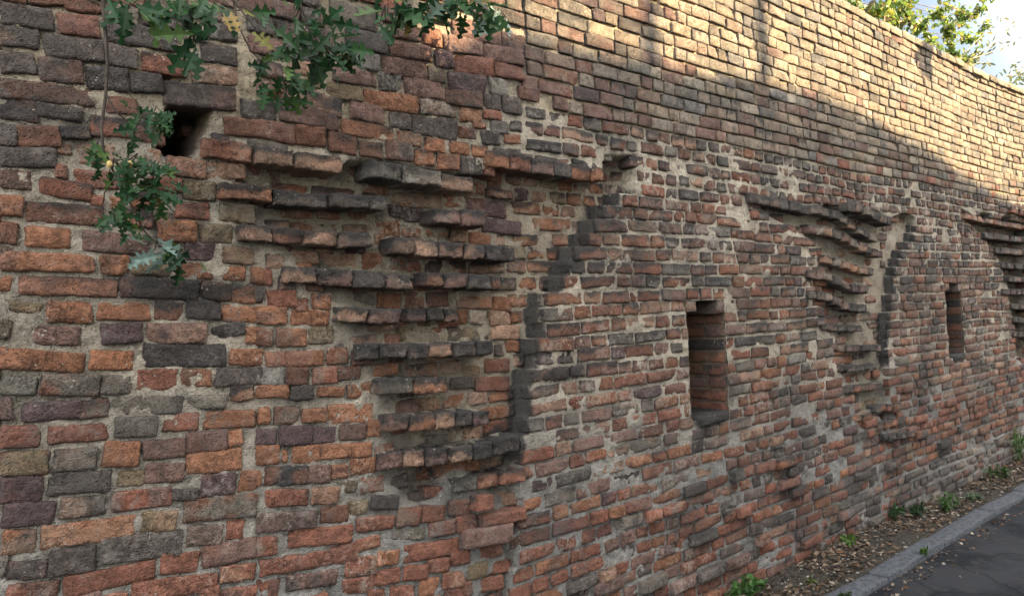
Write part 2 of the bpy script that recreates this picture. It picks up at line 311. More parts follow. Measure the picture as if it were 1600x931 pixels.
# ------------------------------------------------------------------ bricks
def add_brick(acc, O, u, v, n, hw, hh, front, depth, col, soot_base=0.0, soot_top=0.0, lime=.2, rough=.004, wear=.5, ang=0.0, nx=6, ny=4, seed=0.0, jit=.003, col2=None, field=True, back_close=False):
    r = min(.0028+.0045*wear, hh*.45)
    col = np.asarray(col, float)*.84+np.array((.19, .128, .098))*.16*(np.mean(col)/.14)**.5
    eu, ev = r/hw, r/hh
    U = np.concatenate([[-1], np.linspace(-1+eu, 1-eu, nx), [1]]); Vv = np.concatenate([[-1], np.linspace(-1+ev, 1-ev, ny), [1]])
    A, B = np.meshgrid(U, Vv); nu, nv = len(U), len(Vv)
    X = A*hw; Y = B*hh
    bord = (np.abs(A) > .9999) | (np.abs(B) > .9999); corner = (np.abs(A) > .9999) & (np.abs(B) > .9999)
    X = np.where(corner, X*(1-.45*r/hw), X); Y = np.where(corner, Y*(1-.45*r/hh), Y)
    Z = np.where(bord, -r*.75, 0.0)
    wx, wy = X*28+seed, Y*28+seed*1.7
    X = X + (fbm(wx*1.4, wy*1.4, 1.3, 2)-.5)*3.2*jit; Y = Y + (fbm(wx*1.4, wy*1.4, 7.7, 2)-.5)*2.8*jit
    f = fbm(X*22+seed*3.1, Y*22, 4.4+seed, 3)-.5
    f = f + .45*(.5-np.abs(fbm(X*34+seed, Y*52, 8.1+seed, 3)-.5)*4)*.5
    Z = Z + rough*2.2*f - wear*.0035*np.maximum(np.abs(A)**7, np.abs(B)**4*.8)
    tx, ty = (math.sin(seed*12.9)*.03, math.cos(seed*7.3)*.05)
    Z = Z + X*tx + Y*ty
    if (seed*7.31) % 1 < .34:                                  # a knocked-off corner
        sx, sy = (1 if (seed*3.7) % 1 > .5 else -1), (1 if (seed*5.3) % 1 > .4 else -1)
        q = np.clip((A*sx-.35)/.65, 0, 1)*np.clip((B*sy+.3)/1.3, 0, 1); Z = Z - .03*q*(.5+f)
    ca, sa = math.cos(ang), math.sin(ang)
    X, Y = X*ca-Y*sa, X*sa+Y*ca
    P = O + X[..., None]*u + Y[..., None]*v + (Z+front)[..., None]*n
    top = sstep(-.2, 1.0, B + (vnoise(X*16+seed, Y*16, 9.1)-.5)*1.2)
    c = np.asarray(col)*(1+.5*(fbm(X*9+seed, Y*14, 2.2, 2)-.5))[..., None]
    if col2 is not None:
        w = sstep(.42, .58, fbm(X*11+seed*2, Y*13, 6.6, 2))[..., None]; c = c*(1-w)+np.asarray(col2)*w
    so_ = soot_base + soot_top*top + np.where(bord, .42*(vnoise(X*35+seed, Y*35, 3.3)), 0)  # rims darkened all round: joint dirt and painted gap shade
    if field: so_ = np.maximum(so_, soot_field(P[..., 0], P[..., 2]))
    li = np.full(A.shape, lime)
    idx = np.arange(nu*nv).reshape(nv, nu)
    F = np.stack([idx[:-1, :-1], idx[:-1, 1:], idx[1:, 1:], idx[1:, :-1]], -1).reshape(-1, 4)
    ring = np.concatenate([idx[0, :-1], idx[:-1, -1], idx[-1, :0:-1], idx[:0:-1, 0]])
    Pf = P.reshape(-1, 3); back = Pf[ring] - n*(depth)
    nr = len(ring); m0 = nu*nv; k = np.arange(nr)
    Fs = np.stack([ring, m0+k, m0+(k+1) % nr, ring[(k+1) % nr]], -1)
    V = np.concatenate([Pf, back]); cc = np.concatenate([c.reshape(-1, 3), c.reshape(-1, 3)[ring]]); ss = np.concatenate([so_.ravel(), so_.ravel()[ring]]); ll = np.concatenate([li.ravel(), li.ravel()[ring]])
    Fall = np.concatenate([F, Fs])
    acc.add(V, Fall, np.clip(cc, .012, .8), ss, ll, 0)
UX, UZ, NO = np.array([1., 0, 0]), np.array([0, 0, 1.]), np.array([0, -1., 0])
zones = {k: Acc() for k in ("upper_brickwork", "old_brickwork", "arch_infill", "arch_infill.001")}
def zone_of(s, h):
    s = np.asarray(s, float); h = np.asarray(h, float)
    z = np.full(np.broadcast(s, h).shape, 1)
    z = np.where(h > h_upper(s), 0, z)
    i1 = (s > edgeR(0, h)) & (s < np.interp(h, *L2)) & (h > .95) & (h < 2.45)
    i2 = (s > edgeR(1, h)) & (s < np.interp(h, *L3)) & (h > .95) & (h < 2.45)
    return np.where(i1, 2, np.where(i2, 3, z))
ZN = list(zones)
def res_for(s, h):
    dist = math.sqrt(s*s+7.8+(h-1.9)**2)
    if s < -.3 or s > 12: return (3, 2)
    return (15, 7) if dist < 3.3 else (10, 6) if dist < 4.5 else (7, 4) if dist < 7 else (5, 3)
# bricks set out from the photograph, tile by tile: x0 y0 x1 y1 height colour; one black k entry paints the dark of a hole
HAND = [((0, 0), 3.0025, """130 5 290 15 30 b;300 20 475 40 55 b;0 62 245 98 88 d;275 115 460 130 85 r;495 145 820 200 85 d;665 75 860 110 75 d;0 165 180 190 80 d;210 215 480 245 90 d;500 250 640 280 85 d;670 290 870 325 75 r;945 240 1110 268 80 d;985 140 1110 155 75 d;
0 295 165 300 85 d;185 325 385 345 100 d;405 365 600 380 95 k;610 385 760 395 80 k;900 340 1150 362 80 sf;0 415 435 458 78 bs;500 490 640 505 70 b;765 430 1100 470 90 dss;0 500 175 530 90 k;170 515 380 545 58 d;425 590 590 605 80 rs;592 600 770 640 80 rs;80 640 275 645 82 b;0 630 72 640 88 d;0 735 260 742 80 d;262 805 312 810 58 r;
270 695 335 700 48 rf;370 720 540 725 78 sf;670 735 750 750 78 sf;350 835 600 850 72 r;700 862 850 870 58 r;0 840 145 848 78 b;190 870 430 910 72 rs;780 775 963 800 78 s;967 800 1150 805 68 s;855 890 1010 900 78 y;1130 512 1290 525 78 d;1050 592 1290 610 72 b;280 620 420 625 50 ks"""),
 ((400, 0), 3.0025, """350 45 570 105 88 d;420 175 610 215 72 d;640 145 770 165 58 m;785 170 870 185 73 r;880 200 1060 228 68 m;920 130 1085 158 78 m;1090 170 1147 182 66 m;1152 190 1260 215 68 m;630 230 820 256 64 m;840 270 925 282 73 p;930 295 1110 322 73 r;1065 245 1250 275 64 m;475 285 580 300 68 dl;600 305 800 337 72 m;810 345 885 352 64 g;
905 380 1075 402 73 p;1115 325 1250 350 58 r;1095 405 1180 416 68 gl;360 340 560 377 68 m;575 380 680 397 73 dl;695 405 880 432 73 m;890 445 1055 472 72 d;1065 475 1145 487 63 d;1155 490 1240 500 68 d;160 312 300 332 58 s;215 385 300 397 44 y;335 420 495 442 68 y;510 462 755 494 73 o;770 495 935 517 63 kl;200 462 400 510 78 k;
445 512 600 546 73 m;625 565 720 577 63 d;730 582 940 620 73 d;960 535 1055 547 58 o;1065 535 1150 546 38 r;850 566 940 577 26 d;1020 590 1075 596 22 o;950 617 1030 632 46 b;1100 595 1180 602 53 g;1055 645 1140 652 53 k;110 522 380 577 76 ms;405 592 640 637 63 os;660 645 770 662 58 os;795 677 880 687 56 os;910 690 995 702 52 os;1010 707 1090 717 48 os;1115 722 1240 732 48 d;1165 652 1240 656 38 o;
0 597 180 640 78 b;185 632 320 647 78 b;340 662 470 687 82 bs;485 695 590 712 63 os;610 702 730 717 78 d;745 735 835 742 66 os;850 757 950 764 63 os;960 772 1060 782 73 d;1070 782 1120 792 68 r;425 797 495 802 66 rf;500 882 620 890 46 of;1090 880 1150 884 56 bf;130 790 250 815 50 sf;20 820 110 830 50 sf"""),
 ((0, 310), 3.0025, """0 32 105 42 84 o;125 60 480 86 84 bs;430 12 480 20 46 r;520 20 575 22 56 o;0 157 80 167 88 b;120 175 330 190 84 o;385 197 690 222 84 m;740 150 915 157 88 o;820 50 980 62 68 r;1030 60 1190 77 78 y;940 162 1090 167 78 y;870 247 1005 252 73 p;1045 265 1190 272 68 y;0 292 435 307 73 o;470 312 605 317 78 o;620 322 800 337 58 y;820 337 1005 342 68 of;1030 347 1150 352 58 of;1180 362 1230 364 66 o;
0 397 50 402 63 o;90 405 550 422 78 os;560 412 930 432 84 k;940 427 1080 442 73 bs;1090 447 1230 457 68 of;220 532 430 537 88 o;455 527 705 532 73 o;730 527 850 532 78 bs;875 517 1035 527 78 k;1045 537 1230 547 68 of;40 502 200 522 48 yf;0 612 50 614 78 y;165 637 370 647 78 m;475 637 665 627 83 p;690 632 965 632 83 p;1000 642 1150 602 58 kf;1152 642 1225 642 68 o;0 747 395 772 84 o;
425 757 620 762 78 bo;675 737 1055 737 93 k;1080 742 1225 747 68 o;0 877 170 882 78 yg;190 872 465 877 88 gb;475 872 610 872 78 g;640 852 830 847 84 r;850 837 990 842 73 o;1010 837 1230 832 78 d;0 240 60 245 40 bf"""),
 ((400, 310), 3.0025, """0 365 75 372 64 r;0 455 30 456 58 d;55 475 185 467 73 r;0 547 140 552 73 o;165 557 345 562 64 of;0 652 75 652 68 b;95 652 230 652 73 o;240 642 360 637 68 yf;40 757 310 747 64 o;335 742 430 737 66 of;0 822 130 827 88 kl;140 832 240 832 73 b;265 832 380 827 68 r;385 822 490 817 58 bf;0 902 150 902 58 o;160 912 265 907 63 d;290 907 410 907 40 o;430 907 540 892 58 of;570 132 675 142 68 of;690 160 770 162 38 of;
800 157 900 162 38 of;1000 187 1100 192 48 of;625 57 690 62 53 p;700 77 815 87 53 p;980 32 1165 57 66 p;1060 122 1240 146 58 p;880 12 970 16 48 of;110 272 295 277 56 sf;300 287 470 292 56 sf;500 292 590 297 66 of;600 302 700 307 58 of;570 477 675 482 63 o;700 477 785 477 68 o;800 477 900 472 58 r;940 487 1100 492 48 o;1110 492 1190 497 56 o;945 557 990 557 58 o;1000 552 1080 562 58 w;1095 562 1190 562 58 s;
665 632 780 632 58 yf;790 632 870 632 48 of;900 637 1090 632 56 yf;1105 627 1230 627 58 s;530 812 665 797 48 o;960 812 1050 817 56 yf;1075 787 1185 782 53 r;1030 872 1180 867 58 r;910 867 1020 862 46 d;1170 692 1230 692 48 o;1120 712 1160 712 48 d;1000 250 1090 260 50 of;420 60 520 75 50 of;560 190 600 195 40 of;420 465 560 470 50 gf"""),
 ((400, 620), 2.9925, """10 87 65 87 68 o;85 87 200 87 73 b;215 87 325 82 58 o;335 82 545 72 78 of;0 187 90 187 64 p;105 182 258 177 78 p;262 182 370 177 68 p;390 167 510 162 63 b;520 147 578 145 68 o;0 272 105 267 78 o;120 277 145 276 53 o;170 272 300 262 73 o;305 257 535 242 58 o;40 372 238 362 78 bk;242 362 345 357 73 m;350 352 430 342 58 o;440 327 555 317 64 o;0 377 20 377 58 o;45 477 240 467 68 r;260 462 385 457 68 s;365 422 470 417 48 yf;490 417 600 402 64 rf;
540 492 665 492 58 k;675 477 790 462 48 d;800 452 905 442 44 r;0 592 280 567 73 m;300 552 430 542 68 b;430 522 525 512 58 yf;470 597 640 582 58 r;660 562 765 557 73 r;775 547 880 542 64 r;900 522 1000 512 63 r;1002 492 1080 482 58 rp;1090 482 1230 472 53 sf;155 662 445 637 73 r;0 702 95 692 78 r;20 802 345 747 64 r;350 742 475 722 78 r;470 697 580 672 48 r;810 622 925 602 58 r;930 597 1025 582 63 r;1030 572 1230 537 50 rp;420 797 565 782 78 r;570 757 665 747 58 o;
690 737 950 692 68 r;955 662 1165 622 73 mp;145 872 375 837 64 dm;0 902 105 892 78 r;405 892 545 867 63 r;550 847 670 832 64 r;690 822 800 817 64 r;805 792 900 777 58 r;905 757 995 742 58 r;1025 732 1150 707 58 r;870 857 975 847 63 r;985 822 1080 802 68 y;1085 802 1190 787 48 r;520 922 600 917 38 r;625 912 740 907 48 r;765 892 850 882 73 o;880 922 1010 890 58 r;1015 885 1150 862 58 r;640 640 790 640 50 gf;640 210 900 200 50 gf"""),
 ((0, 620), 2.9925, """0 62 55 52 93 d;110 72 375 57 78 p;520 37 850 37 78 d;880 22 1050 22 58 g;0 187 185 182 93 r;225 177 505 162 73 r;540 142 730 137 83 g;760 122 925 112 73 r;950 112 1185 97 73 o;0 312 225 302 98 yb;250 297 450 287 88 g;485 267 650 267 103 o;670 252 860 232 78 m;865 217 1060 197 88 m;1065 197 1130 182 68 o;0 437 195 427 103 p;225 407 515 392 93 d;550 382 670 372 63 yf;680 357 855 352 78 m;870 312 1125 287 88 o;15 552 255 542 98 p;
280 522 490 502 84 d;520 492 800 462 78 mr;800 457 920 457 48 d;940 412 1100 402 88 p;1120 392 1200 392 88 o;10 682 165 672 98 o;190 657 630 602 93 o;655 582 820 577 84 y;860 532 1195 502 92 gb;30 812 215 802 78 d;230 777 440 752 108 d;470 722 850 677 108 dg;875 652 1040 642 84 g;1060 622 1135 617 78 r;0 790 28 790 88 g;30 912 270 892 68 r;300 892 725 802 84 r;755 782 925 767 84 r;945 752 1195 697 88 m;490 927 590 922 18 r;615 912 1010 862 78 r;1030 832 1190 812 68 r;1020 927 1195 902 48 r""")]
hand_boxes = []
def hand_brick(x0, y0, x1, y1, hp, code, sd):
    flags = code[1:]; c = code[0]; faint = 'f' in flags
    d = 0.0
    for _ in range(3):
        a = wall_pt(x0, y0, d); b = wall_pt(x1, y1, d); mm = ((a[0]+b[0])/2, (a[1]+b[1])/2); d = float(relief(mm[0], mm[1]))
        if d < -.2: d = -.02
    xm, ym = (x0+x1)/2, (y0+y1)/2
    t0 = wall_pt(xm, ym-hp/2, d); t1 = wall_pt(xm, ym+hp/2, d)
    hw = math.hypot(b[0]-a[0], b[1]-a[1])/2+.003; hh = abs(t0[1]-t1[1])/2*1.19
    ang = math.atan2(b[1]-a[1], b[0]-a[0]); hand_boxes.append((mm[0], mm[1], hw, hh))
    col2 = np.array(PAL[pick([('d', 2), ('m', 2), ('b', 2), ('t', 1.5), ('s', 1)])])*.55+np.array(PAL[c])*.45 if random.random() < .55 else None
    for q in flags:
        if q in PAL and q not in 'fslp': col2 = PAL[q]
    r = random.random
    z = int(zone_of(mm[0], mm[1]))
    stick = .0015 if faint else (.0055+.007*r()) + (.05 if 'p' in flags else 0)
    add_brick(zones[ZN[z]], np.array([mm[0], 0, mm[1]]), UX, UZ, NO, hw, hh, d+stick, .2, np.array(PAL[c])*(.88+.24*r()), 0.10+.12*r(), (.62 if 'ss' in flags else .5) if 's' in flags else (.22 if c in 'rob' and r() < .3 and ym < 520 else .0),
              .75 if 'l' in flags else (.42 if faint else .12+.3*r()), .0045 + .003*r(), .35+.35*r(), ang, *res_for(mm[0], mm[1]), seed=sd, jit=.0034, col2=col2)
sd = 1.0
for (ox, oy), k, txt in HAND:
    for it in txt.replace('\n', '').split(';'):
        q = it.split()
        if len(q) != 6: continue
        x0, y0, x1, y1, hp = [float(t)/k for t in q[:5]]; sd += 1.37
        hand_brick(ox+x0, oy+y0, ox+x1, oy+y1, hp, q[5], sd)
HB = np.array(hand_boxes)
def hits_hand(s, h, hw, hh):
    return bool(np.any((np.abs(HB[:, 0]-s) < HB[:, 2]+hw-.012) & (np.abs(HB[:, 1]-h) < HB[:, 3]+hh-.010)))
# the rest of the courses, laid by rule
W_UP = [('u', .36), ('t', .26), ('q', .16), ('g', .08), ('m', .05), ('l', .05), ('w', .05)]
W_TR = [('t', .3), ('m', .2), ('g', .15), ('b', .12), ('u', .12), ('r', .08), ('l', .06)]
W_UPL = [('m', .36), ('d', .16), ('r', .04), ('g', .16), ('p', .06), ('t', .22)]
W_MID = [('b', .24), ('m', .22), ('d', .16), ('r', .14), ('g', .12), ('o', .08), ('s', .06), ('k', .05)]
W_INF = [('r', .16), ('o', .18), ('b', .20), ('m', .18), ('d', .09), ('g', .10), ('s', .12), ('k', .03), ('p', .02)]
W_LOW = [('r', .40), ('o', .12), ('m', .16), ('b', .08), ('d', .11), ('p', .06), ('g', .04), ('k', .03), ('s', .05)]
W_REC = [('o', .38), ('s', .26), ('r', .12), ('p', .10), ('m', .10), ('y', .08)]
def wavy(s, j): return np.interp(s, [2, 4, 6, 9], [.014, .016, .02, .014])*(vnoise(s*.8, j*.31, 2.0)-.5)*2 + .007*(vnoise(s*3.1, j*1.7, 5.0)-.5)*2
S0, S1 = -2.6, 15.5
NCOURSE = 54
edge_spots = []
for j in range(NCOURSE):
    s = S0 - random.random()*.2; flip = random.random() < .5
    while s < S1:
        hc = .02+(j+.5)*PITCHH; hc += wavy(s, j)
        up = hc > float(h_upper(s)); mid = (not up) and hc > 2.42
        gap = (.007 if up else .0125)+random.random()*(.007 if up else .008)
        head = random.random() < (.45 if up else .85 if (mid and s > 2.9) else .6 if mid else .5)
        ln = ((.105 if head else (.235 if s < 2.9 else .205)) if up else (.122 if head else .245))*(1+(random.random()-.5)*.26)*(0.92 if (mid and s > 2.4) else 1)
        s_start = s; sc_ = s+ln/2; s += ln+gap
        hh = (PITCHH-gap*(.92 if up else .85))/2*(1 if up else .93+.14*random.random()); hw = ln/2
        # toothing at the arch edges: start a brick exactly on the edge
        for k in (0, 1):
            e = float(edgeR(k, hc))
            if PIERS[k]['R'][0][0] < hc < (2.47 if k == 0 else 2.5) and abs(sc_-e) < hw+.02:
                if sc_ > e: sc_ = e+hw+.004; s = sc_+hw+gap
                else:
                    hw2 = (e-.012-(sc_-hw))/2; sc_, hw = (sc_-hw)+hw2, hw2; s = e+.004
        if hw < .025 or hc > 4.235: continue
        px_, py_ = to_px(sc_, 0., hc)
        inz = -25 < px_ < 792 and -12 < py_ < 945 and s < 3
        if sc_ < 3 and hits_hand(sc_, hc, hw, hh):
            okp = False                                       # fill what room is left with a cut brick
            for f0, f1 in ((-1, .3), (-.3, 1), (-1, -.2), (.2, 1), (-.4, .4), (-1, -.5), (.5, 1)):
                w2 = (f1-f0)/2*hw; c2 = sc_+(f0+f1)/2*hw
                for dz in (0, .012, -.012):
                    if w2 > .028 and not hits_hand(c2, hc+dz, w2, hh): okp = True; sc_, hw, hc = c2, w2, hc+dz; break
                if okp: break
            if not okp: continue
        if in_niche(sc_, hc, .0) or any(in_niche(sc_+a*hw*.9, hc+b*hh*.6) for a in (-1, 1) for b in (-1, 0, 1)):
            # trim at the niche jambs
            ok = False
            for a, b, c, d in NICHES:
                if c-.03 < hc < d+.03 and abs(sc_-(a+b)/2) < .6:
                    l0, l1 = sc_-hw, sc_+hw
                    if l0 < a < l1 and l0 < a-.05: l1 = a-.003; ok = True
                    elif l0 < b < l1 and l1 > b+.05: l0 = b+.003; ok = True
                    sc_, hw = (l0+l1)/2, (l1-l0)/2
            if not ok: continue
        rd = float(relief(sc_, hc))
        if rd < -.2: continue
        base = float(relief(sc_, hc)) if rd > -.2 else -.01
        rec = rd < -.06
        low = hc < 1.05+.25*math.sin(sc_*1.3)
        left_up = up and sc_ < 4.1
        blend = random.random() < np.clip((sc_-2.4)/1.7, 0, 1)*(1 if hc > 3.3 else .75)
        W = (W_UP if (blend or not left_up) else W_UPL) if up else W_REC if rec else W_LOW if low else W_MID if mid else W_INF
        if up and hc < 3.16 and random.random() < .6: W = W_TR
        c = pick(W); r = random.random
        if hc < .5 and sc_ > 5.6 and sc_ < 6.7 and r() < .7: c = pick([('l', 1), ('d', 1), ('k', .6)])
        if sc_ > 6.6 and hc < .35: c = pick([('g', 2), ('l', 1.2), ('t', 1), ('d', 1)])
        col = np.array(PAL[c])*(.8+.4*r())
        if not up and not rec and c in 'os': col = col*.88
        z = int(zone_of(sc_, hc))
        if rec and sc_ > 4 and r() < .55: continue
        faint = rec and r() < (.35 if sc_ < 3.3 else .92)
        stick = .001 if faint else (.006+.007*r()) if up else (.002+.009*r())
        if low and r() < (.22 if sc_ < 4.6 else .1): stick += .012+.022*r()
        if not up and not rec and r() < .05: stick -= .014            # spalled back
        wear = (.10+.35*r()) if up else (.7+.5*r()) if mid else (.3+.6*r())
        add_brick(zones[ZN[z]], np.array([sc_, 0, hc]), UX, UZ, NO, hw, hh, base+stick, .2, col, (.06 if up else .12)+.16*r(), (.6 if r() < .6 else .25) if (mid or (not up and hc > 1.5)) else (.35 if r() < .25 else .05),
                  (.12+.25*r()) if up else (.3+.3*r()) if not low else (.12+.4*r()), .003+.004*r()*(1 if up else 1.6), wear, (r()-.5)*(.03 if up else .06), *res_for(sc_, hc), seed=sd, jit=.0032 if up else .0048,
                  col2=np.array(PAL[pick(W)])*.6+col*.4 if (r() < .6) else None)
        sd += 1.37

# ------------------------------------------------------------------ mortar bed: one relief sheet, shared out to the brickwork parts
def spaced(a, b, fn):
    o = [a]
    while o[-1] < b: o.append(o[-1]+fn(o[-1]))
    return np.array(o)
gs = spaced(S0, S1, lambda s: .0038*math.sqrt(s*s+7.8) if -.1 < s < 11.5 else .05)
for a, b, _, _ in NICHES:
    gs = gs[(np.abs(gs-a) > .004) & (np.abs(gs-b) > .004)]; gs = np.sort(np.concatenate([gs, [a, b]]))
gh = np.linspace(0, 4.235, 386)-.25*0
for _, _, a, b in NICHES:
    gh[np.argmin(np.abs(gh-a))] = a; gh[np.argmin(np.abs(gh-b))] = b
gh = np.concatenate([[-.35], gh])
GS, GH = np.meshgrid(gs, gh)
D = relief(GS, np.maximum(GH, 0))
isup = sstep(-.02, .02, GH-h_upper(GS))
rec = sstep(-.02, -.10, D)
D = D + (.0095*(fbm(GS*30+3.7, GH*30+8.2, 1.0, 3)-.5)*2 + .006*(vnoise(GS*9, GH*9, 8.)-.5)*2)*(1-.5*isup) - .008*isup - .0028*(1-isup)
V = np.stack([GS, -D, GH], -1).reshape(-1, 3)
def lerp(a, b, w): return np.asarray(a)*(1-w[..., None])+np.asarray(b)*w[..., None]
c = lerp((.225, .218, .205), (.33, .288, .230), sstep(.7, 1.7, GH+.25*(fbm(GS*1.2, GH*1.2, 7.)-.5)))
c = lerp(c, (.285, .238, .180), rec*.75)
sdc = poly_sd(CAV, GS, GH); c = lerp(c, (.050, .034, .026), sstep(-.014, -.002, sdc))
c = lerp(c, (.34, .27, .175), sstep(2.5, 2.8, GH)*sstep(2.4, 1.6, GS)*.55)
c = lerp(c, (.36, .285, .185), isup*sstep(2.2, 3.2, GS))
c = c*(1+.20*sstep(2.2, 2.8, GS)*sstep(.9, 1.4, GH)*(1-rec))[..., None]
c = c*(1+.35*(fbm(GS*3, GH*3, 5., 3)-.5))[..., None]
stone = sstep(.38, .1, GH)*sstep(6.4, 7.2, GS); c = lerp(c, (.20, .19, .175), stone*.8)
sx = np.maximum(soot_field(GS, GH)*.95, .13+(.55*(fbm(GS*2.3, GH*4, 12., 3)-.40)+.35*(fbm(GS*9, GH*16, 15., 3)-.45))*(1-isup))
lm = .30 + .22*(fbm(GS*2, GH*2, 30.)-.5) + .16*sstep(2.3, 3.4, GS)*(1-isup)*(1-rec)*sstep(.8, 1.4, GH)
ng, nh = len(gs), len(gh)
idx = np.arange(ng*nh).reshape(nh, ng)
Fq = np.stack([idx[:-1, :-1], idx[:-1, 1:], idx[1:, 1:], idx[1:, :-1]], -1).reshape(-1, 4)
cs, ch = ((GS[:-1, :-1]+GS[1:, 1:])/2).ravel(), ((GH[:-1, :-1]+GH[1:, 1:])/2).ravel()
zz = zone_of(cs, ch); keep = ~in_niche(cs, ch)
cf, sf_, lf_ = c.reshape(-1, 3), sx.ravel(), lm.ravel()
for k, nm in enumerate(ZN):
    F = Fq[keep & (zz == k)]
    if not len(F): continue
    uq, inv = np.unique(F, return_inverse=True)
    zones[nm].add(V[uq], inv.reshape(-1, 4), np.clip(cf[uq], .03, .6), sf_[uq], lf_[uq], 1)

WALL = empty("brick_wall", (4.0, 0.2, 0.0), "long weathered brick wall with scars of torn out arches and rows of broken ledges", "wall")
TH = .62
# body of the wall behind the face
def box(acc, x0, x1, y0, y1, z0, z1, col, mat, soot_shade=.2, lime=.3, nseg=1):
    xs = np.linspace(x0, x1, nseg+1); V = []; F = []
    for x in xs: V += [(x, y0, z0), (x, y1, z0), (x, y1, z1), (x, y0, z1)]
    for i in range(nseg):
        a, b = 4*i, 4*i+4
        for q in range(4): F.append((a+q, b+q, b+(q+1) % 4, a+(q+1) % 4))
    F += [(0, 1, 2, 3), (4*nseg+3, 4*nseg+2, 4*nseg+1, 4*nseg)]
    acc.add(V, F, col, soot_shade, lime, mat)
old = zones["old_brickwork"]
box(old, S0, S1+.02, .40, TH, -.35, 4.236, (.28, .24, .19), 1, nseg=48)
box(old, S0-.012, S0+.001, -.01, .42, -.35, 4.236, (.28, .24, .19), 1)
box(old, S1+.019, S1+.03, -.01, .42, -.35, 4.236, (.28, .24, .19), 1)
for nm in ZN:
    o = zones[nm].build(nm.split('.')[0], [BRICK, MORTAR]); reparent(o, WALL)
# coping: a rough course of flat bricks and cement along the top
cp = Acc(); s = S0-.02
while s < S1:
    ln = .22+random.random()*.1; j1, j2 = (random.random()-.5)*.012, (random.random()-.5)*.012
    add_brick(cp, np.array([s+ln/2, 0, 4.272+j1*.6]), UX, UZ, NO, ln/2-.002, .033, .030+j2, TH+.06, np.array(pick([((.34, .30, .23), 1), ((.29, .25, .20), 1), ((.36, .30, .21), 1)])), .15+.15*random.random(), .1, .35, .004, .4, 0, 5, 3, seed=sd, jit=.003); sd += 1.3
    s += ln+.003
box(cp, S0-.02, S1+.02, -.012, TH+.02, 4.236, 4.292, (.34, .31, .25), 1, .15, .45, 48)
o = cp.build("coping", [BRICK, MORTAR]); reparent(o, WALL); o["label"] = "rough pale coping along the top of the wall"

# ------------------------------------------------------------------ broken ledges (stubs of the torn-out vault courses)
def ledge(pts, hpx, front, cols, label=None, unit=.15, soot_shade=.35, back=None, mort=True):
    P = [wall_pt(x, y, front) for x, y in pts]; S = np.array([p[0] for p in P]); Hh = np.array([p[1] for p in P])
    far = S[0] > 4; front = front-.014 if not far else front-.020; hpx = hpx*(.86 if far else .97); soot_shade = soot_shade*(.72 if far else .9)
    P = [wall_pt(x, y, front) for x, y in pts]; S = np.array([p[0] for p in P]); Hh = np.array([p[1] for p in P])
    xm, ym = pts[len(pts)//2]; hh = abs(wall_pt(xm, ym-hpx/2, front)[1]-wall_pt(xm, ym+hpx/2, front)[1])/2
    acc = Acc(); s = S[0]; i = 0; global sd
    dep = back if back else front+.20
    while s < S[-1]-.03:
        ln = min(unit*(.85+.35*random.random()), S[-1]-s)
        if S[-1]-s-ln < .05: ln = S[-1]-s
        m = s+ln/2; hc = float(np.interp(m, S, Hh)); a = math.atan2(float(np.interp(m+.05, S, Hh)-np.interp(m-.05, S, Hh)), min(.1, .1)) if S[0]+.05 < m < S[-1]-.05 else 0
        cc = cols[i % len(cols)]; c2_ = np.array(PAL[pick([('k', 2), ('d', 2), ('s', 2), ('t', 1)])])*.4+np.array(PAL[cc])*.6; fr = front+(random.random()-.5)*.026
        add_brick(acc, np.array([m, 0, hc+(random.random()-.5)*.005]), UX, UZ, NO, ln/2-.003, hh*(.93+.12*random.random()), fr, dep+.02, np.array(PAL[cc])*(.85+.3*random.random()), soot_shade*(.35+.4*random.random()), .50+.25*random.random(), .12+.25*random.random(), .009, .5, a*.6, *([12, 7] if m < 3 else [7, 4]), seed=sd, jit=.0065, col2=c2_, field=False)
        sd += 1.37; i += 1; s += ln
    # mortar between and on top of the bricks
    n = max(4, int((S[-1]-S[0])/.03)); t = np.linspace(S[0]+.012, S[-1]-.012, n); hc = np.interp(t, S, Hh)
    fr = front-.030+.008*(vnoise(t*30, sd)-.5)
    rows = []
    for dy, dz in ((-1, -.86), (0, -.86), (0, .80), (-.045, .98), (-.10, 1.06), (-1, 1.4)):
        y = -(fr+dy) if dy > -1 else np.full(n, dep-front)
        if dy == -1: y = np.full(n, dep-front)
        rows.append(np.stack([t, y, hc+dz*hh+.004*(vnoise(t*25, dz*3+sd)-.5)*2], -1))
    R = np.stack(rows); m = len(rows); idx = np.arange(m*n).reshape(m, n)
    F = np.stack([idx[:-1, :-1], idx[:-1, 1:], idx[1:, 1:], idx[1:, :-1]], -1).reshape(-1, 4)
    ends = [(idx[0, e], idx[1, e], idx[2, e], idx[3, e]) for e in (0, n-1)]+[(idx[0, e], idx[3, e], idx[4, e], idx[5, e]) for e in (0, n-1)]
    acc.add(R.reshape(-1, 3), np.concatenate([F, np.array(ends)]), (.24, .21, .17), .30, .42, 1)
    o = acc.build("broken_ledge", [BRICK, MORTAR]); reparent(o, WALL)
    if label: o["label"] = label
    return o
ledge([(318, 226), (420, 243), (535, 258)], 28, .05, ['r', 's', 's', 'r'], "pinkish mortar-smeared ledge at the head of the left scar", .16, .12)
ledge([(578, 262), (660, 276), (742, 291)], 26, .06, ['g', 't', 's', 'o'], None, .17, .25)
ledge([(760, 244), (850, 262), (941, 274)], 24, .04, ['o', 'r', 'm', 'd', 'o'], None, .14, .35)
ledge([(343, 296), (470, 310), (606, 319)], 23, .05, ['o', 'd', 'd', 'g', 'o'], None, .21, .4)
ledge([(371, 361), (470, 370), (583, 374)], 25, .045, ['s', 'b', 's', 'd'], None, .15, .42)
ledge([(680, 336), (760, 342)], 24, .06, ['m', 'm'], None, .13, .5)
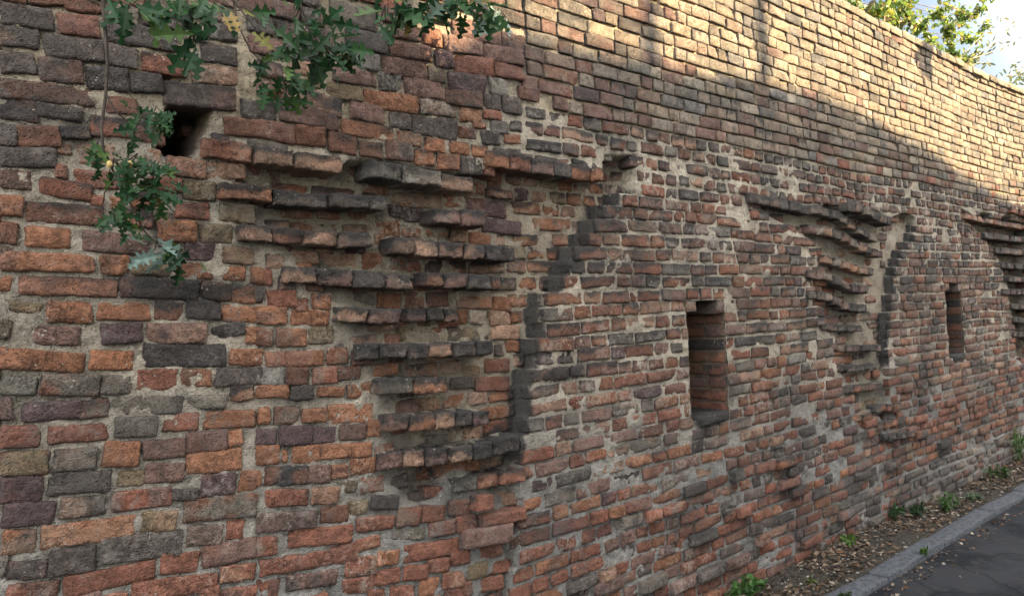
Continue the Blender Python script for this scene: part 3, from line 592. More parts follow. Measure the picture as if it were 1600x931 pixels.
ledge([(616, 382), (710, 390), (808, 398)], 25, .055, ['d', 's', 'm', 's', 'd'], None, .12, .55)
ledge([(444, 427), (540, 434), (645, 441)], 26, .05, ['s', 'm', 'd', 'm', 's'], None, .15, .48)
ledge([(667, 436), (786, 442)], 22, .05, ['b', 'm', 'd'], None, .12, .55)
ledge([(526, 490), (625, 494)], 25, .05, ['s', 'm'], None, .15, .5)
ledge([(637, 493), (716, 491)], 20, -.01, ['m', 'd'], None, .11, .5)
ledge([(558, 550), (660, 548), (771, 543)], 24, .05, ['k', 'd', 'k', 's', 'd'], "black crusted ledge with a pale mortar top", .13, .62)
ledge([(590, 604), (698, 601)], 25, .05, ['g', 'o'], None, .15, .4)
ledge([(598, 662), (680, 658), (766, 652)], 26, .05, ['m', 'o', 's', 'd'], None, .12, .42)
ledge([(593, 721), (690, 713), (770, 702), (812, 690)], 25, .05, ['m', 's', 'm', 's', 'k', 'k'], None, .12, .42)
ledge([(710, 758), (760, 753), (822, 742)], 22, .03, ['g', 'r', 'r', 'm'], None, .13, .3)
ledge([(768, 299), (805, 306)], 14, -.03, ['b'], None, .14, .35)
# second scar
ledge([(1168, 309), (1215, 317), (1262, 327), (1288, 327)], 17, 0.04, ['d', 'g', 'd', 'g', 'd'], None, .14, .45)
ledge([(1283, 329), (1316, 340), (1343, 360), (1374, 374)], 14, 0.03, ['t', 'd', 't', 's'], None, .13, .3)
ledge([(1326, 322), (1353, 327), (1372, 338), (1395, 346)], 16, 0.08, ['d', 'd', 't', 'd'], None, .14, .45)
ledge([(1266, 357), (1305, 363), (1343, 385), (1376, 397)], 15, 0.03, ['m', 't', 's', 'd'], None, .13, .35)
ledge([(1290, 404), (1315, 411), (1343, 421), (1364, 425)], 14, 0.02, ['s', 't', 's', 'o'], None, .13, .25)
ledge([(1262, 427), (1300, 434), (1328, 449), (1360, 453)], 14, 0.04, ['p', 'm', 't', 'd', 'd'], None, .13, .4)
ledge([(1264, 459), (1300, 465), (1320, 478), (1358, 483)], 15, 0.04, ['d', 'd', 'g', 'd'], None, .13, .5)
ledge([(1281, 510), (1315, 513), (1347, 513)], 12, 0.01, ['d', 'd', 'g'], None, .13, .45)
ledge([(1294, 542), (1335, 545), (1376, 543)], 12, 0.02, ['m', 'd', 'd'], None, .13, .5)
ledge([(1291, 575), (1330, 576), (1372, 572)], 12, 0.02, ['g', 'd', 'd'], None, .13, .5)
ledge([(1282, 611), (1330, 609), (1380, 603)], 13, 0.02, ['r', 'm', 'm', 'd'], None, .13, .4)
ledge([(1328, 655), (1372, 650)], 12, 0.01, ['o', 's'], None, .13, .15)
ledge([(1366, 640), (1415, 632)], 12, 0.02, ['d', 'r', 'r'], None, .13, .25)
ledge([(1372, 666), (1420, 655)], 14, 0.03, ['d', 'o', 'r'], None, .13, .15)
ledge([(1380, 684), (1430, 678)], 12, 0.05, ['k', 'g'], None, .13, .4)
# third scar
ledge([(1506, 338), (1552, 347), (1606, 358)], 9, 0.05, ['s', 'r', 'q'], None, .13, .1)
ledge([(1577, 328), (1608, 338)], 10, 0.05, ['r', 'r'], None, .13, .1)
for (x0, y0, x1, y1) in ((1536, 368, 1606, 377), (1554, 391, 1606, 397), (1565, 415, 1606, 418), (1572, 436, 1606, 439), (1565, 456, 1606, 457), (1577, 479, 1608, 480), (1582, 500, 1608, 501), (1582, 523, 1608, 522)):
    ledge([(x0, y0), (x1, y1)], 9.5, 0.04, ['d', 'g', 'm'], None, .13, .45)
for x, y, w, hgt, c_, sk in ((964, 252, 34, 17, 'r', -.05), (978, 270, 26, 18, 'b', -.02), (958, 272, 24, 16, 'r', -.06), (966, 290, 40, 17, 'r', -.045), (984, 254, 18, 18, 'b', -.01), (985, 306, 16, 14, 'o', -.02)):
    m_ = wall_pt(x, y, sk); sd += 1.37
    add_brick(zones["old_brickwork"], np.array([m_[0], 0, m_[1]]), UX, UZ, NO, w/2/205, hgt/2/262*1.1, sk, .2, np.array(PAL[c_])*.8, .15, .2, .15, .012, 1.2, (random.random()-.5)*.3, 9, 6, seed=sd, jit=.008)
for y, c_ in ((251, 'r'), (269, 'b'), (287, 'r'), (304, 'o')):
    h_ = wall_pt(992, y)[1]; e_ = float(edgeR(0, h_)); sd += 1.37
    add_brick(zones["old_brickwork"], np.array([e_+.045, 0, h_]), UX, UZ, NO, .056, .034, .010, .16, np.array(PAL[c_])*.85, .12, .2, .1, .010, 1.0, (random.random()-.5)*.2, 9, 6, seed=sd, jit=.007, field=False)
# rough broken face at the head of the first scar
# ------------------------------------------------------------------ slit niches
for ni, (a, b, lo, hi) in enumerate(NICHES):
    nd = .34
    ac = Acc()
    def sheet(O, u, v, w, h, nu_, nv_, col):
        U_, V_ = np.meshgrid(np.linspace(0, w, nu_), np.linspace(0, h, nv_)); P = O+U_[..., None]*u+V_[..., None]*v
        nn = np.cross(u, v); P = P+(.006*(fbm(P[..., 0]*30, P[..., 1]*30, P[..., 2]*30)-.5)*2)[..., None]*nn
        idx = np.arange(nu_*nv_).reshape(nv_, nu_); F = np.stack([idx[:-1, :-1], idx[:-1, 1:], idx[1:, 1:], idx[1:, :-1]], -1)
        ac.add(P.reshape(-1, 3), F, col, .30, .15, 1)
    Yp = np.array([0, 1., 0]); mc = (.17, .125, .09)
    sheet(np.array([a, -.001, lo]), Yp, UZ, nd, hi-lo, 14, 30, mc)                                    # left reveal
    sheet(np.array([b, nd, lo]), -Yp, UZ, nd+.001, hi-lo, 14, 30, mc)                                   # right reveal
    sheet(np.array([a, nd, lo]), UX, UZ, b-a, hi-lo, 16, 30, mc)                                       # back
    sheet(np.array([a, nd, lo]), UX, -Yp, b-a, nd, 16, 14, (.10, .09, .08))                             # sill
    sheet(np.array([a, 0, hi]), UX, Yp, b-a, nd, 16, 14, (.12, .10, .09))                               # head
    nc = int(round((hi-lo)/PITCHH)); ph = (hi-lo)/nc
    for j in range(nc):
        hc = lo+(j+.5)*ph
        cut = [nd] if random.random() < .5 else [nd*.42, nd*.58]
        y = 0.0
        for ln in cut:
            for side in (0, 1):
                cc = .98*np.array(PAL[pick([('o', .25), ('r', .32), ('b', .2), ('k', .14), ('m', .1)])])*(.7+.3*random.random())
                O = np.array([b if side else a, y+ln/2, hc]); nn = np.array([-1., 0, 0]) if side else np.array([1., 0, 0]); uu = -Yp if side else Yp
                add_brick(ac, O, uu, UZ, nn, ln/2-.007, ph/2-.007, .008+.006*random.random(), .06, cc, .22+.18*random.random(), .25 if random.random() < .4 else 0, .12, .006, .5, (random.random()-.5)*.05, 8, 4, seed=sd, jit=.004, field=False); sd += 1.37
            y += ln
        s_ = a
        for ln in ((b-a)*.33, (b-a)*.67):
            cc = np.array(PAL[pick([('r', .4), ('b', .3), ('d', .3)])])*.8
            add_brick(ac, np.array([s_+ln/2, nd, hc]), UX, UZ, NO, ln/2-.007, ph/2-.007, .01, .05, cc, .3, 0, .1, .006, .5, 0, 5, 3, seed=sd, field=False); sd += 1.3; s_ += ln
    # stepped brick at the upper left of the opening, and a crusted sill
    add_brick(ac, np.array([a+.045, 0, hi-.036]), UX, UZ, NO, .052, .034, .010, .22, np.array(PAL['s'])*.7, .15, .1, .5, .006, .9, 0, 8, 4, seed=sd, jit=.005); sd += 1.3
    add_brick(ac, np.array([b-.035, 0, hi-.045]), UX, UZ, NO, .045, .042, .008, .22, np.array(PAL['m'])*.9, .2, .1, .5, .006, .9, 0, 8, 4, seed=sd, jit=.005); sd += 1.3
    add_brick(ac, np.array([(a+b)/2+.03, 0, lo-.002]), UX, UZ, NO, .16, .03, .018, .3, np.array(PAL['k']), .9, .2, .15, .010, 1., .04, 8, 4, seed=sd, jit=.007); sd += 1.3
    o = ac.build("slit_niche", [BRICK, MORTAR]); reparent(o, WALL)
    o["label"] = "narrow upright niche with orange brick sides" if ni == 0 else "far narrow niche with dark reddish sides"
#PART2
# ------------------------------------------------------------------ ground
def structure(o): o["kind"] = "structure"; return o
def strip_mesh(name, y0, y1, zfn, xs, ny, mat):
    ys = np.linspace(y0, y1, ny); Xg, Yg = np.meshgrid(xs, ys); Zg = zfn(Xg, Yg)
    idx = np.arange(len(xs)*ny).reshape(ny, len(xs)); F = np.stack([idx[:-1, :-1], idx[:-1, 1:], idx[1:, 1:], idx[1:, :-1]], -1).reshape(-1, 4)
    return structure(mesh_obj(name, np.stack([Xg, Yg, Zg], -1).reshape(-1, 3), F, mat, None, True))
VERGE_Y, KERB_Y = -.395, -.545
def verge_z(x, y):
    t = np.clip((y-VERGE_Y)/(0.1-VERGE_Y), 0, 1)
    return -.012 + .035*t + .03*sstep(.6, 1., t) + .02*(fbm(x*5, y*5, 1., 3)-.5) + .05*sstep(7.5, 10.5, x)*t
def asphalt_mat():
    m, nt, N, L, P = new_mat("asphalt"); co = N.new("ShaderNodeTexCoord").outputs["Object"]
    n1 = noise_node(nt, co, 1.6, 6); n2 = noise_node(nt, co, 160, 3, .8); n3 = noise_node(nt, co, 9, 5)
    c = mixc(nt, maprange(nt, n1, .42, .58, 0, 1), (.009, .0105, .0145), (.027, .028, .032))
    c = mixc(nt, maprange(nt, n3, .55, .68, 0, .8), c, (.036, .034, .032))
    c = mixc(nt, maprange(nt, n2, .58, .75, 0, .7), c, (.06, .06, .06))
    vo = N.new("ShaderNodeTexVoronoi"); vo.feature = 'DISTANCE_TO_EDGE'; vo.inputs["Scale"].default_value = 1.5
    wv = N.new("ShaderNodeMix"); wv.data_type = 'RGBA'; wv.inputs["Factor"].default_value = .25; nn = N.new("ShaderNodeTexNoise"); nn.inputs["Scale"].default_value = 3; L.new(co, nn.inputs["Vector"])
    L.new(co, wv.inputs["A"]); L.new(nn.outputs["Color"], wv.inputs["B"]); L.new(wv.outputs["Result"], vo.inputs["Vector"])
    ck = maprange(nt, vo.outputs["Distance"], .0, .02, .9, 0)
    c = mixc(nt, mathn(nt, 'MULTIPLY', ck, .7), c, (.007, .007, .006)); L.new(c, P.inputs["Base Color"]); P.inputs["Roughness"].default_value = .9; P.inputs["Specular IOR Level"].default_value = .12
    b = N.new("ShaderNodeBump"); b.inputs["Distance"].default_value = .012; L.new(mathn(nt, 'SUBTRACT', mathn(nt, 'ADD', n2, mathn(nt, 'MULTIPLY', n3, 1.5)), ck), b.inputs["Height"]); L.new(b.outputs["Normal"], P.inputs["Normal"])
    return m
xs_near = np.concatenate([np.linspace(-60, 2.5, 30), np.arange(2.6, 13, .035), np.linspace(13.5, 90, 40)])
strip_mesh("road", -5.2, KERB_Y-.002, lambda x, y: -.020+.008*(fbm(x*2.5, y*2.5, 3.)-.5)-.01*sstep(KERB_Y-.15, KERB_Y, y), xs_near, 60, asphalt_mat())
strip_mesh("dirt_verge", VERGE_Y, .30, verge_z, xs_near, 26, simple_mat("dirt", (.045, .036, .027), .7, 60, .95, .02, (.024, .022, .018)))
strip_mesh("pavement", -8.4, -5.2, lambda x, y: np.full(x.shape, .06), np.linspace(-60, 90, 4), 2, simple_mat("paving", (.22, .21, .2), .2, 6, .9, .003))
strip_mesh("ground", -400, 400, lambda x, y: np.where(np.abs(y) < 60, -.12, -.14)+0*x, np.linspace(-400, 600, 40), 30, simple_mat("soil", (.08, .075, .05), .4, .6, .95, 0, (.06, .075, .035)))
strip_mesh("bank", .55, 40, lambda x, y: np.full(x.shape, .3), np.linspace(-60, 90, 10), 4, simple_mat("rough_grass", (.06, .08, .03), .4, 3, .95, .05, (.09, .085, .04)))
# kerb of granite setts, slightly out of line
kb = Acc(); x = -20.0
while x < 40:
    ln = .85+.35*random.random() if 2 < x < 14 else 2.0
    add_brick(kb, np.array([x+ln/2, (VERGE_Y+KERB_Y)/2+(random.random()-.5)*.014, -.004+(random.random()-.5)*.008]), UX, np.array([0, 1., 0]), np.array([0, 0, 1.]), ln/2-.006, .0735, .004+(random.random()-.5)*.008, .16, np.array((.155, .158, .165))*(.85+.3*random.random()), .22+.1*random.random(), .25, .25, .003, .3, (random.random()-.5)*.006, 24 if 2 < x < 14 else 3, 4, seed=sd, jit=.003, field=False); sd += 1.3
    x += ln
kerb_mat = simple_mat("granite", (.066, .071, .081), .5, 70, .85, .007, (.040, .043, .048))
structure(kb.build("kerb", [kerb_mat], bent=False))

# ------------------------------------------------------------------ house across the lane (behind the photographer): its roof throws the shadow edge on the wall
HY = -8.4; kx, kz = SUN[0]/-SUN[1]*-HY, SUN[2]/-SUN[1]*-HY
kz += .035
prof = [(2.3+kx, 3.24+kz), (3.47+kx, 3.29+kz), (4.9+kx, 3.385+kz), (5.84+kx, 3.42+kz), (7.02+kx, 3.30+kz), (8.55+kx, 3.087+kz), (10.4+kx, 2.83+kz), (13.5+kx, 2.45+kz)]
plaster = simple_mat("plaster", (.42, .36, .27), .12, 5, .9, .002); tile = simple_mat("roof_tile", (.17, .07, .045), .3, 12, .9, .006)
glass = simple_mat("window_glass", (.03, .035, .04), .1, 2, .1); frame_m = simple_mat("painted_wood", (.45, .43, .4), .1, 8, .6)
HOUSE = empty("house", (prof[3][0], HY-3, 0), "ochre plastered house with a shallow tiled gable across the lane behind the viewer", "house")
def prism(name, poly, y0, y1, mat, parent):
    n = len(poly); V = [(a, y0, b) for a, b in poly]+[(a, y1, b) for a, b in poly]
    F = [tuple(range(n)), tuple(range(2*n-1, n-1, -1))]+[(i, i+n, (i+1) % n+n, (i+1) % n) for i in range(n)]
    o = mesh_obj(name, V, F, mat); reparent(o, parent); return o
x0, x1 = prof[0][0], prof[-1][0]
prism("wall", [(x0, -.2), (x1, -.2)]+[(a, b-.16) for a, b in prof[::-1]], HY-7, HY, plaster, HOUSE)
prism("roof", [(a, b-.155) for a, b in prof]+[(a, b) for a, b in prof[::-1]], HY-7.3, HY+.002, tile, HOUSE)
for fl in range(3):
    for q in range(4):
        wx = x0+1.6+q*2.7; wz = .9+fl*2.9
        o = prism("window", [(wx, wz), (wx+1, wz), (wx+1, wz+1.5), (wx, wz+1.5)], HY-.1, HY+.03, glass, HOUSE)
        V = []; F = []
        for (a, b, c, d) in ((wx-.08, wx, wz, wz+1.5), (wx+1, wx+1.08, wz, wz+1.5), (wx-.08, wx+1.08, wz+1.5, wz+1.58), (wx-.08, wx+1.08, wz-.1, wz), (wx+.47, wx+.53, wz, wz+1.5)):
            k = len(V); V += [(a, HY-.05, c), (b, HY-.05, c), (b, HY-.05, d), (a, HY-.05, d), (a, HY+.06, c), (b, HY+.06, c), (b, HY+.06, d), (a, HY+.06, d)]
            F += [(k, k+1, k+2, k+3), (k+4, k+5, k+6, k+7), (k, k+1, k+5, k+4), (k+1, k+2, k+6, k+5), (k+2, k+3, k+7, k+6), (k+3, k, k+4, k+7)]
        fr = mesh_obj("frame", V, F, frame_m); fr.parent = o; fr.matrix_parent_inverse = o.matrix_world.inverted() if False else Matrix.Identity(4)
        fr.matrix_parent_inverse = Matrix.Translation(HOUSE.location).inverted() if False else fr.matrix_parent_inverse
# taller neighbour to the left keeps the near end of the wall in shade
TOWER = empty("town_house", (x0-6, HY-3.5, 0), "tall grey plastered town house standing left of the ochre house behind the viewer", "house")
prism("wall", [(x0-14, -.2), (x0-.05, -.2), (x0-.05, 12.6), (x0-14, 12.6)], HY-7, HY-.3, simple_mat("grey_plaster", (.30, .29, .27), .12, 5, .9, .002), TOWER)
prism("roof", [(x0-14.2, 12.6), (x0-.05, 12.6), (x0-2.5, 14.2), (x0-12, 14.2)], HY-7.3, HY-.2, tile, TOWER)
for fl in range(4):
    for q in range(4):
        wx = x0-12.6+q*3.2; wz = .9+fl*2.9; prism("window", [(wx, wz), (wx+1, wz), (wx+1, wz+1.5), (wx, wz+1.5)], HY-.4, HY-.27, glass, TOWER)
def tube(V, F, pts, radii, n=6):
    pts = [np.array(p, float) for p in pts]; rings = []
    for i, p in enumerate(pts):
        d = pts[min(i+1, len(pts)-1)]-pts[max(i-1, 0)]; d /= np.linalg.norm(d)+1e-9
        a = np.cross(d, (0.13, .21, .97) if abs(d[2]) < .9 else (1, 0, 0)); a /= np.linalg.norm(a); b = np.cross(d, a); k = len(V)
        for q in range(n):
            t = 2*math.pi*q/n; V.append(p+radii[i]*(math.cos(t)*a+math.sin(t)*b))
        rings.append(k)
    for r0, r1 in zip(rings[:-1], rings[1:]):
        for q in range(n): F.append((r0+q, r0+(q+1) % n, r1+(q+1) % n, r1+q))
    F.append(tuple(rings[-1]+q for q in range(n)))
def tube_obj(name, runs, mat, parent=None, n=6):
    V, F = [], []
    for pts, rad in runs: tube(V, F, pts, rad, n)
    o = mesh_obj(name, V, F, mat, None, True)
    if parent: reparent(o, parent)
    return o
for sx_, ht in ((4.93, 1.3), (3.69, 1.0)):
    xx = sx_+kx; zz0 = float(np.interp(xx, [a for a, b in prof], [b for a, b in prof]))
    tube_obj("chimney_pipe", [([(xx, HY-.12, zz0-.2), (xx, HY-.12, zz0+ht), (xx, HY-.12, zz0+ht+.02)], [.055, .055, .03])], simple_mat("zinc", (.3, .3, .3), .2, 9, .5), HOUSE, 10)

# ------------------------------------------------------------------ leaves
def oak_leaf(V, F, Cc, p, d, nrm, L, col, curl=.15):
    d = d/np.linalg.norm(d); nrm = nrm-d*np.dot(nrm, d); nrm /= np.linalg.norm(nrm)+1e-9; sdv = np.cross(d, nrm)
    NL = 18; lob = 3.1+.5*random.random(); ph = random.random()*.6
    ts = [i/(NL-1) for i in range(NL)]
    ws = [max(.012, .30*max(0, math.sin(math.pi*min(1, t**.85)))**.55*(.60+.40*math.cos(2*math.pi*lob*(t-.62)+ph*.3)))*(0.35+.65*min(1, t/.35)) if .03 < t < .995 else .012 for t in ts]
    k = len(V); fold = .22+.2*random.random(); tw = (random.random()-.5)*.8; cu = curl*(random.random()*1.6-.3)
    for t, w in zip(ts, ws):
        w *= .9+.25*random.random(); ang = tw*t; s2 = sdv*math.cos(ang)+nrm*math.sin(ang); n2 = nrm*math.cos(ang)-sdv*math.sin(ang)
        c0 = p+d*(t*L)-nrm*(cu*L*t*t)
        off = .03*L if 0.2 < t < .9 else 0
        for q in (-1, 0, 1): V.append(c0+s2*(q*w*L)+n2*(abs(q)*w*L*fold)+d*(off*abs(q))); Cc.append(np.array(col)*(1.25 if q == 0 else .92+.16*random.random()))
    for i in range(len(ts)-1):
        for q in (0, 1): a = k+3*i+q; F.append((a, a+1, a+4, a+3))
def blade(V, F, Cc, p, d, nrm, L, W, col):
    d = d/np.linalg.norm(d); nrm = nrm-d*np.dot(nrm, d); nrm /= np.linalg.norm(nrm)+1e-9; s2 = np.cross(d, nrm); k = len(V); cu = (random.random()-.3)*.3
    for t, w in ((0, .1), (.25, .8), (.55, 1.), (.82, .62), (1, .05)):
        c0 = p+d*(t*L)-nrm*(cu*L*t*t)
        for q in (-1, 0, 1): V.append(c0+s2*(q*w*W/2)+nrm*(abs(q)*w*W*.15)); Cc.append(np.array(col)*(.9+.2*random.random()))
    for i in range(4):
        for q in (0, 1): a = k+3*i+q; F.append((a, a+1, a+4, a+3))
def rv(): v = RNG.normal(size=3); return v/np.linalg.norm(v)
OAKC = [((.020, .066, .024), 5), ((.034, .092, .030), 4), ((.07, .13, .028), 1.6), ((.14, .12, .03), .35), ((.20, .105, .035), .12), ((.08, .135, .09), .5)]
def oak_col(): return np.array(pick(OAKC))*(.5+.3*random.random())
# the oak stands behind the near end of the wall; its low sprays hang over the top and in front of the face
OAK = empty("oak_tree", (1.1, 1.7, .3), "oak tree with dark green lobed leaves hanging over the near end of the wall", "tree")
trunk_top = [(1.1, 1.7, .2), (1.05, 1.65, 2.2), (1.2, 1.5, 4.2), (1.3, 1.2, 6.0), (1.2, 1.3, 8.5)]
tube_obj("trunk", [(trunk_top, [.26, .21, .18, .15, .08])], BARK, OAK, 12)
LIMB_A = [(1.2, 1.4, 4.6), (.9, .5, 5.0), (.55, -.25, 4.75), (.45, -.35, 4.0)]
limbs = [([(1.2, 1.4, 4.6), (.9, .5, 5.1), (.6, -.25, 4.6), (.55, -.30, 3.6)], [.07, .05, .03, .012]),
         ([(1.25, 1.3, 4.9), (1.3, .4, 5.2), (1.25, -.25, 4.7), (1.3, -.30, 3.9)], [.07, .05, .03, .012]),
         ([(1.25, 1.2, 5.2), (2.0, .4, 5.3), (2.3, -.2, 4.7), (2.35, -.22, 4.0)], [.07, .05, .03, .012]),
         ([(1.25, 1.2, 6.0), (.2, .8, 6.6), (-.8, .5, 6.9)], [.08, .05, .02]), ([(1.25, 1.2, 6.3), (2.4, 1.6, 7.2), (3.2, 1.9, 7.5)], [.08, .05, .02])]
tube_obj("limb", limbs, BARK, OAK, 8)
def P3(x, y, d):
    a = wall_pt(x, y, d); return np.array([a[0], -d, a[1]])
def spray(twigs, clusters, name="branch"):
    runs = []
    for pts, d, r0 in twigs:
        q = [P3(x, y, d+.015*math.sin(i*2.1)) for i, (x, y) in enumerate(pts)]
        runs.append((q, [r0*(1-.75*i/max(1, len(q)-1)) for i in range(len(q))]))
    V, F, Cc = [], [], []
    for (x, y, d, rx, ry, n, L, bias) in clusters:
        c = P3(x, y, d); e = P3(x+rx, y, d); g = P3(x, y+ry, d); R = np.array([abs(e[0]-c[0]), .09, abs(g[2]-c[2])])
        tw = []
        if y < 140: n, L = int(n*.66), L*1.18
        for i in range(n):
            o = rv()*R*random.random()**.45; p = c+o
            dr = np.array([o[0]*2.0/(R[0]+.01)*.5, -.25+.5*(random.random()-.5), -.55])+rv()*.75
            nr = np.array([-.15, -1.0, .45])+rv()*.75
            col = oak_col()
            if bias == 'pale': col = np.array((.13, .19, .165))*(.8+.4*random.random())
            if bias == 'brown' and random.random() < .28: col = np.array(pick([((.22, .15, .05), 1), ((.16, .15, .04), 1), ((.25, .11, .04), .6)]))
            if bias == 'dark': col = col*.7
            oak_leaf(V, F, Cc, p, dr, nr, L*(.75+.5*random.random()), col)
            if i % 3 == 0: tw.append(([c-np.array([0, 0, -.02]), (c+p)/2+rv()*.01, p], [.0028, .002, .0014]))
        runs += tw
    b = tube_obj(name, runs, BARK, OAK, 5)
    lf = mesh_obj("leaves", V, F, LEAF, None, False, Cc); lf.parent = b; lf.matrix_parent_inverse = Matrix.Translation(OAK.location).inverted() if False else Matrix.Identity(4)
    return b
spray([([(150, -190), (156, -60), (161, 0), (164, 50), (168, 100), (165, 150), (158, 200), (161, 232), (174, 262), (188, 288), (208, 326), (226, 362), (252, 386), (296, 396)], .20, .0075),
       ([(167, 112), (190, 128), (204, 150), (222, 168)], .20, .003), ([(166, 148), (182, 176), (205, 194), (232, 192)], .20, .0035), ([(178, 280), (163, 302), (162, 325), (182, 340)], .20, .0025), ([(252, 386), (290, 398), (316, 415), (325, 420)], .20, .002)],
      [(226, 186, .20, 30, 30, 26, .066, ''), (178, 258, .20, 34, 16, 16, .066, ''), (152, 232, .20, 10, 14, 4, .07, ''), (238, 290, .20, 32, 36, 40, .070, ''), (215, 250, .2, 20, 12, 6, .066, ''), (186, 335, .20, 24, 22, 14, .064, ''), (245, 385, .20, 20, 22, 7, .085, 'pale'), (292, 402, .20, 24, 14, 9, .07, 'dark'), (202, 360, .2, 10, 10, 3, .06, '')])
spray([([(300, -200), (298, -60), (292, 0), (296, 40), (306, 70)], .28, .006)], [(278, 12, .28, 30, 22, 18, .095, ''), (300, 58, .28, 20, 32, 13, .10, ''), (185, 4, .24, 30, 14, 10, .09, ''), (215, 10, .24, 20, 14, 5, .09, ''), (318, 8, .28, 18, 14, 8, .10, '')])
spray([([(370, -200), (366, -60), (364, 0), (372, 40), (392, 80), (425, 112)], .26, .0055), ([(364, 0), (395, 40), (430, 90)], .26, .003)],
      [(385, 22, .26, 34, 24, 7, .08, 'brown'), (415, 45, .26, 30, 32, 6, .09, 'brown'), (440, 128, .26, 26, 32, 32, .070, ''), (425, 90, .26, 20, 20, 5, .075, ''), (345, 28, .26, 20, 18, 4, .08, 'brown')])
spray([([(480, -200), (476, -60), (468, 0), (480, 40), (500, 76)], .28, .006), ([(468, 0), (500, 20), (520, 36)], .28, .003)],
      [(505, 78, .28, 42, 32, 58, .085, 'dark'), (470, 20, .28, 26, 24, 8, .08, ''), (505, 20, .28, 24, 26, 10, .085, ''), (450, 82, .28, 18, 22, 7, .09, '')])
spray([([(620, -200), (622, -60), (640, -10), (700, 4), (750, 12), (784, 24)], .20, .006), ([(622, -40), (606, 0), (606, 30)], .20, .003)],
      [(602, 16, .20, 20, 28, 14, .11, ''), (640, 14, .2, 30, 14, 18, .09, 'brown'), (668, 18, .2, 30, 16, 20, .09, ''), (702, 12, .2, 34, 16, 22, .09, ''), (745, 12, .2, 30, 16, 16, .095, ''), (784, 24, .2, 22, 18, 12, .09, 'pale'), (690, -12, .22, 70, 16, 30, .09, '')])
ac_m = simple_mat("acorn", (.38, .27, .09), .2, 60, .5)
for x, y in ((171, 257), (203, 257)):
    c = P3(x, y, .26); V = []; F = []
    for i in range(7):
        t = math.pi*i/6; r = .0085*math.sin(t)+.0003
        for q in range(8): V.append((c[0]+r*math.cos(q*math.pi/4), c[1]+r*math.sin(q*math.pi/4), c[2]+.012*math.cos(t)))
    for i in range(6):
        for q in range(8): F.append((8*i+q, 8*i+(q+1) % 8, 8*i+8+(q+1) % 8, 8*i+8+q))
    o = mesh_obj("acorn", V, F, ac_m, None, True); reparent(o, OAK)
V, F, Cc = [], [], []                                           # the rest of the crown, over and behind the wall
for cx_, cy_, cz_, r_, n in ((.4, .1, 5.2, .7, 150), (1.3, 0, 5.4, .8, 170), (2.3, .2, 5.3, .6, 110), (-.7, .5, 6.9, 1., 200), (1.2, 1.3, 8.4, 1.3, 260), (3.0, 1.8, 7.5, 1., 200), (1.2, 1., 6.6, 1.1, 200)):
    for i in range(n):
        o = rv()*r_*random.random()**.5; oak_leaf(V, F, Cc, np.array([cx_, cy_, cz_])+o, rv()+np.array([0, 0, -.5]), rv()+np.array([0, -.3, .8]), .11*(.8+.5*random.random()), oak_col())
o = mesh_obj("crown", V, F, LEAF, None, False, Cc); reparent(o, OAK)

# tree behind the far part of the wall
TREE = empty("broadleaf_tree", (10.2, 3.2, .3), "loose crowned tree with yellowing green leaves rising behind the top of the wall", "tree")
tube_obj("trunk", [([(10.2, 3.2, .2), (10.15, 3.1, 2.5), (10.0, 3.0, 4.6), (10.1, 2.9, 6.5), (10., 2.9, 9.)], [.16, .13, .11, .08, .03])], BARK, TREE, 10)
clumps = []; runs = []
CL = [(1300, -8, 1.0, .22), (1335, 6, 1.2, .26), (1362, 18, 1.3, .22), (1385, 8, 1.6, .26), (1400, 36, 1.7, .20), (1420, 12, 2.0, .30), (1436, 42, 2.2, .24), (1452, 66, 2.0, .22), (1462, 22, 2.6, .30), (1478, 52, 2.3, .26), (1490, 82, 2.1, .24), (1500, 30, 2.8, .28), (1512, 62, 2.5, .24),
      (1522, 88, 2.2, .20), (1508, 100, 1.9, .15), (1528, 14, 3.0, .24), (1538, 40, 2.8, .16), (1470, 88, 1.6, .16), (1440, -20, 2.2, .4), (1500, -25, 2.8, .45), (1380, -25, 1.8, .4), (1320, -40, 1.4, .4), (1545, -20, 3.2, .35)]
for x, y, dy, r_ in CL:
    p = at_depth(x, y, dy); clumps.append((p, r_, int(130*(r_/.25)**2)))
for _ in range(10): p = np.array([9.+2.6*random.random(), 2.+2.2*random.random(), 6.6+2.2*random.random()]); clumps.append((p, .6, 220))
SHC = np.array([7.72, 0, 4.08])+SUN/SUN[2]*1.5; clumps.append((SHC, .17, 90)); clumps.append((SHC+np.array([.05, 0, .22]), .12, 50))  # out-of-view leaf clumps added to throw a leaf shadow on the wall
V, F, Cc = [], [], []
TC = [((.10, .16, .03), 4), ((.17, .22, .04), 3), ((.32, .30, .05), 1.8), ((.05, .085, .02), 3), ((.22, .14, .05), .9), ((.12, .10, .06), .8)]
for p, r_, n in clumps:
    b0 = np.array([10.05, 3.0, min(8.5, max(4.3, p[2]-1.0))]) if p[1] > 0 else np.array([10.05, 2.9, 8.3]); mid_ = (b0+p)/2+np.array([0, 0, .12])+rv()*.12
    mid2 = b0*.75+p*.25+rv()*.1; mid3 = b0*.25+p*.75+rv()*.06; runs.append(([b0, mid2, mid_, mid3, p], [.022, .015, .010, .007, .004]))
    for q in range(6):
        e = p+rv()*r_; runs.append(([p, (p+e)/2+rv()*.04, e], [.006, .004, .002]))
        for i in range(n//6):
            c0 = p+(e-p)*random.random()+rv()*r_*.45*random.random(); blade(V, F, Cc, c0, rv()+np.array([0, 0, -.7]), rv()+np.array([0, -.5, .6]), .10*(.7+.6*random.random()), .062*(.7+.5*random.random()), np.array(pick(TC))*(.8+.4*random.random()))
tube_obj("limb", runs, simple_mat("grey_bark", (.11, .10, .085), .3, 40, .9, .003), TREE, 5)
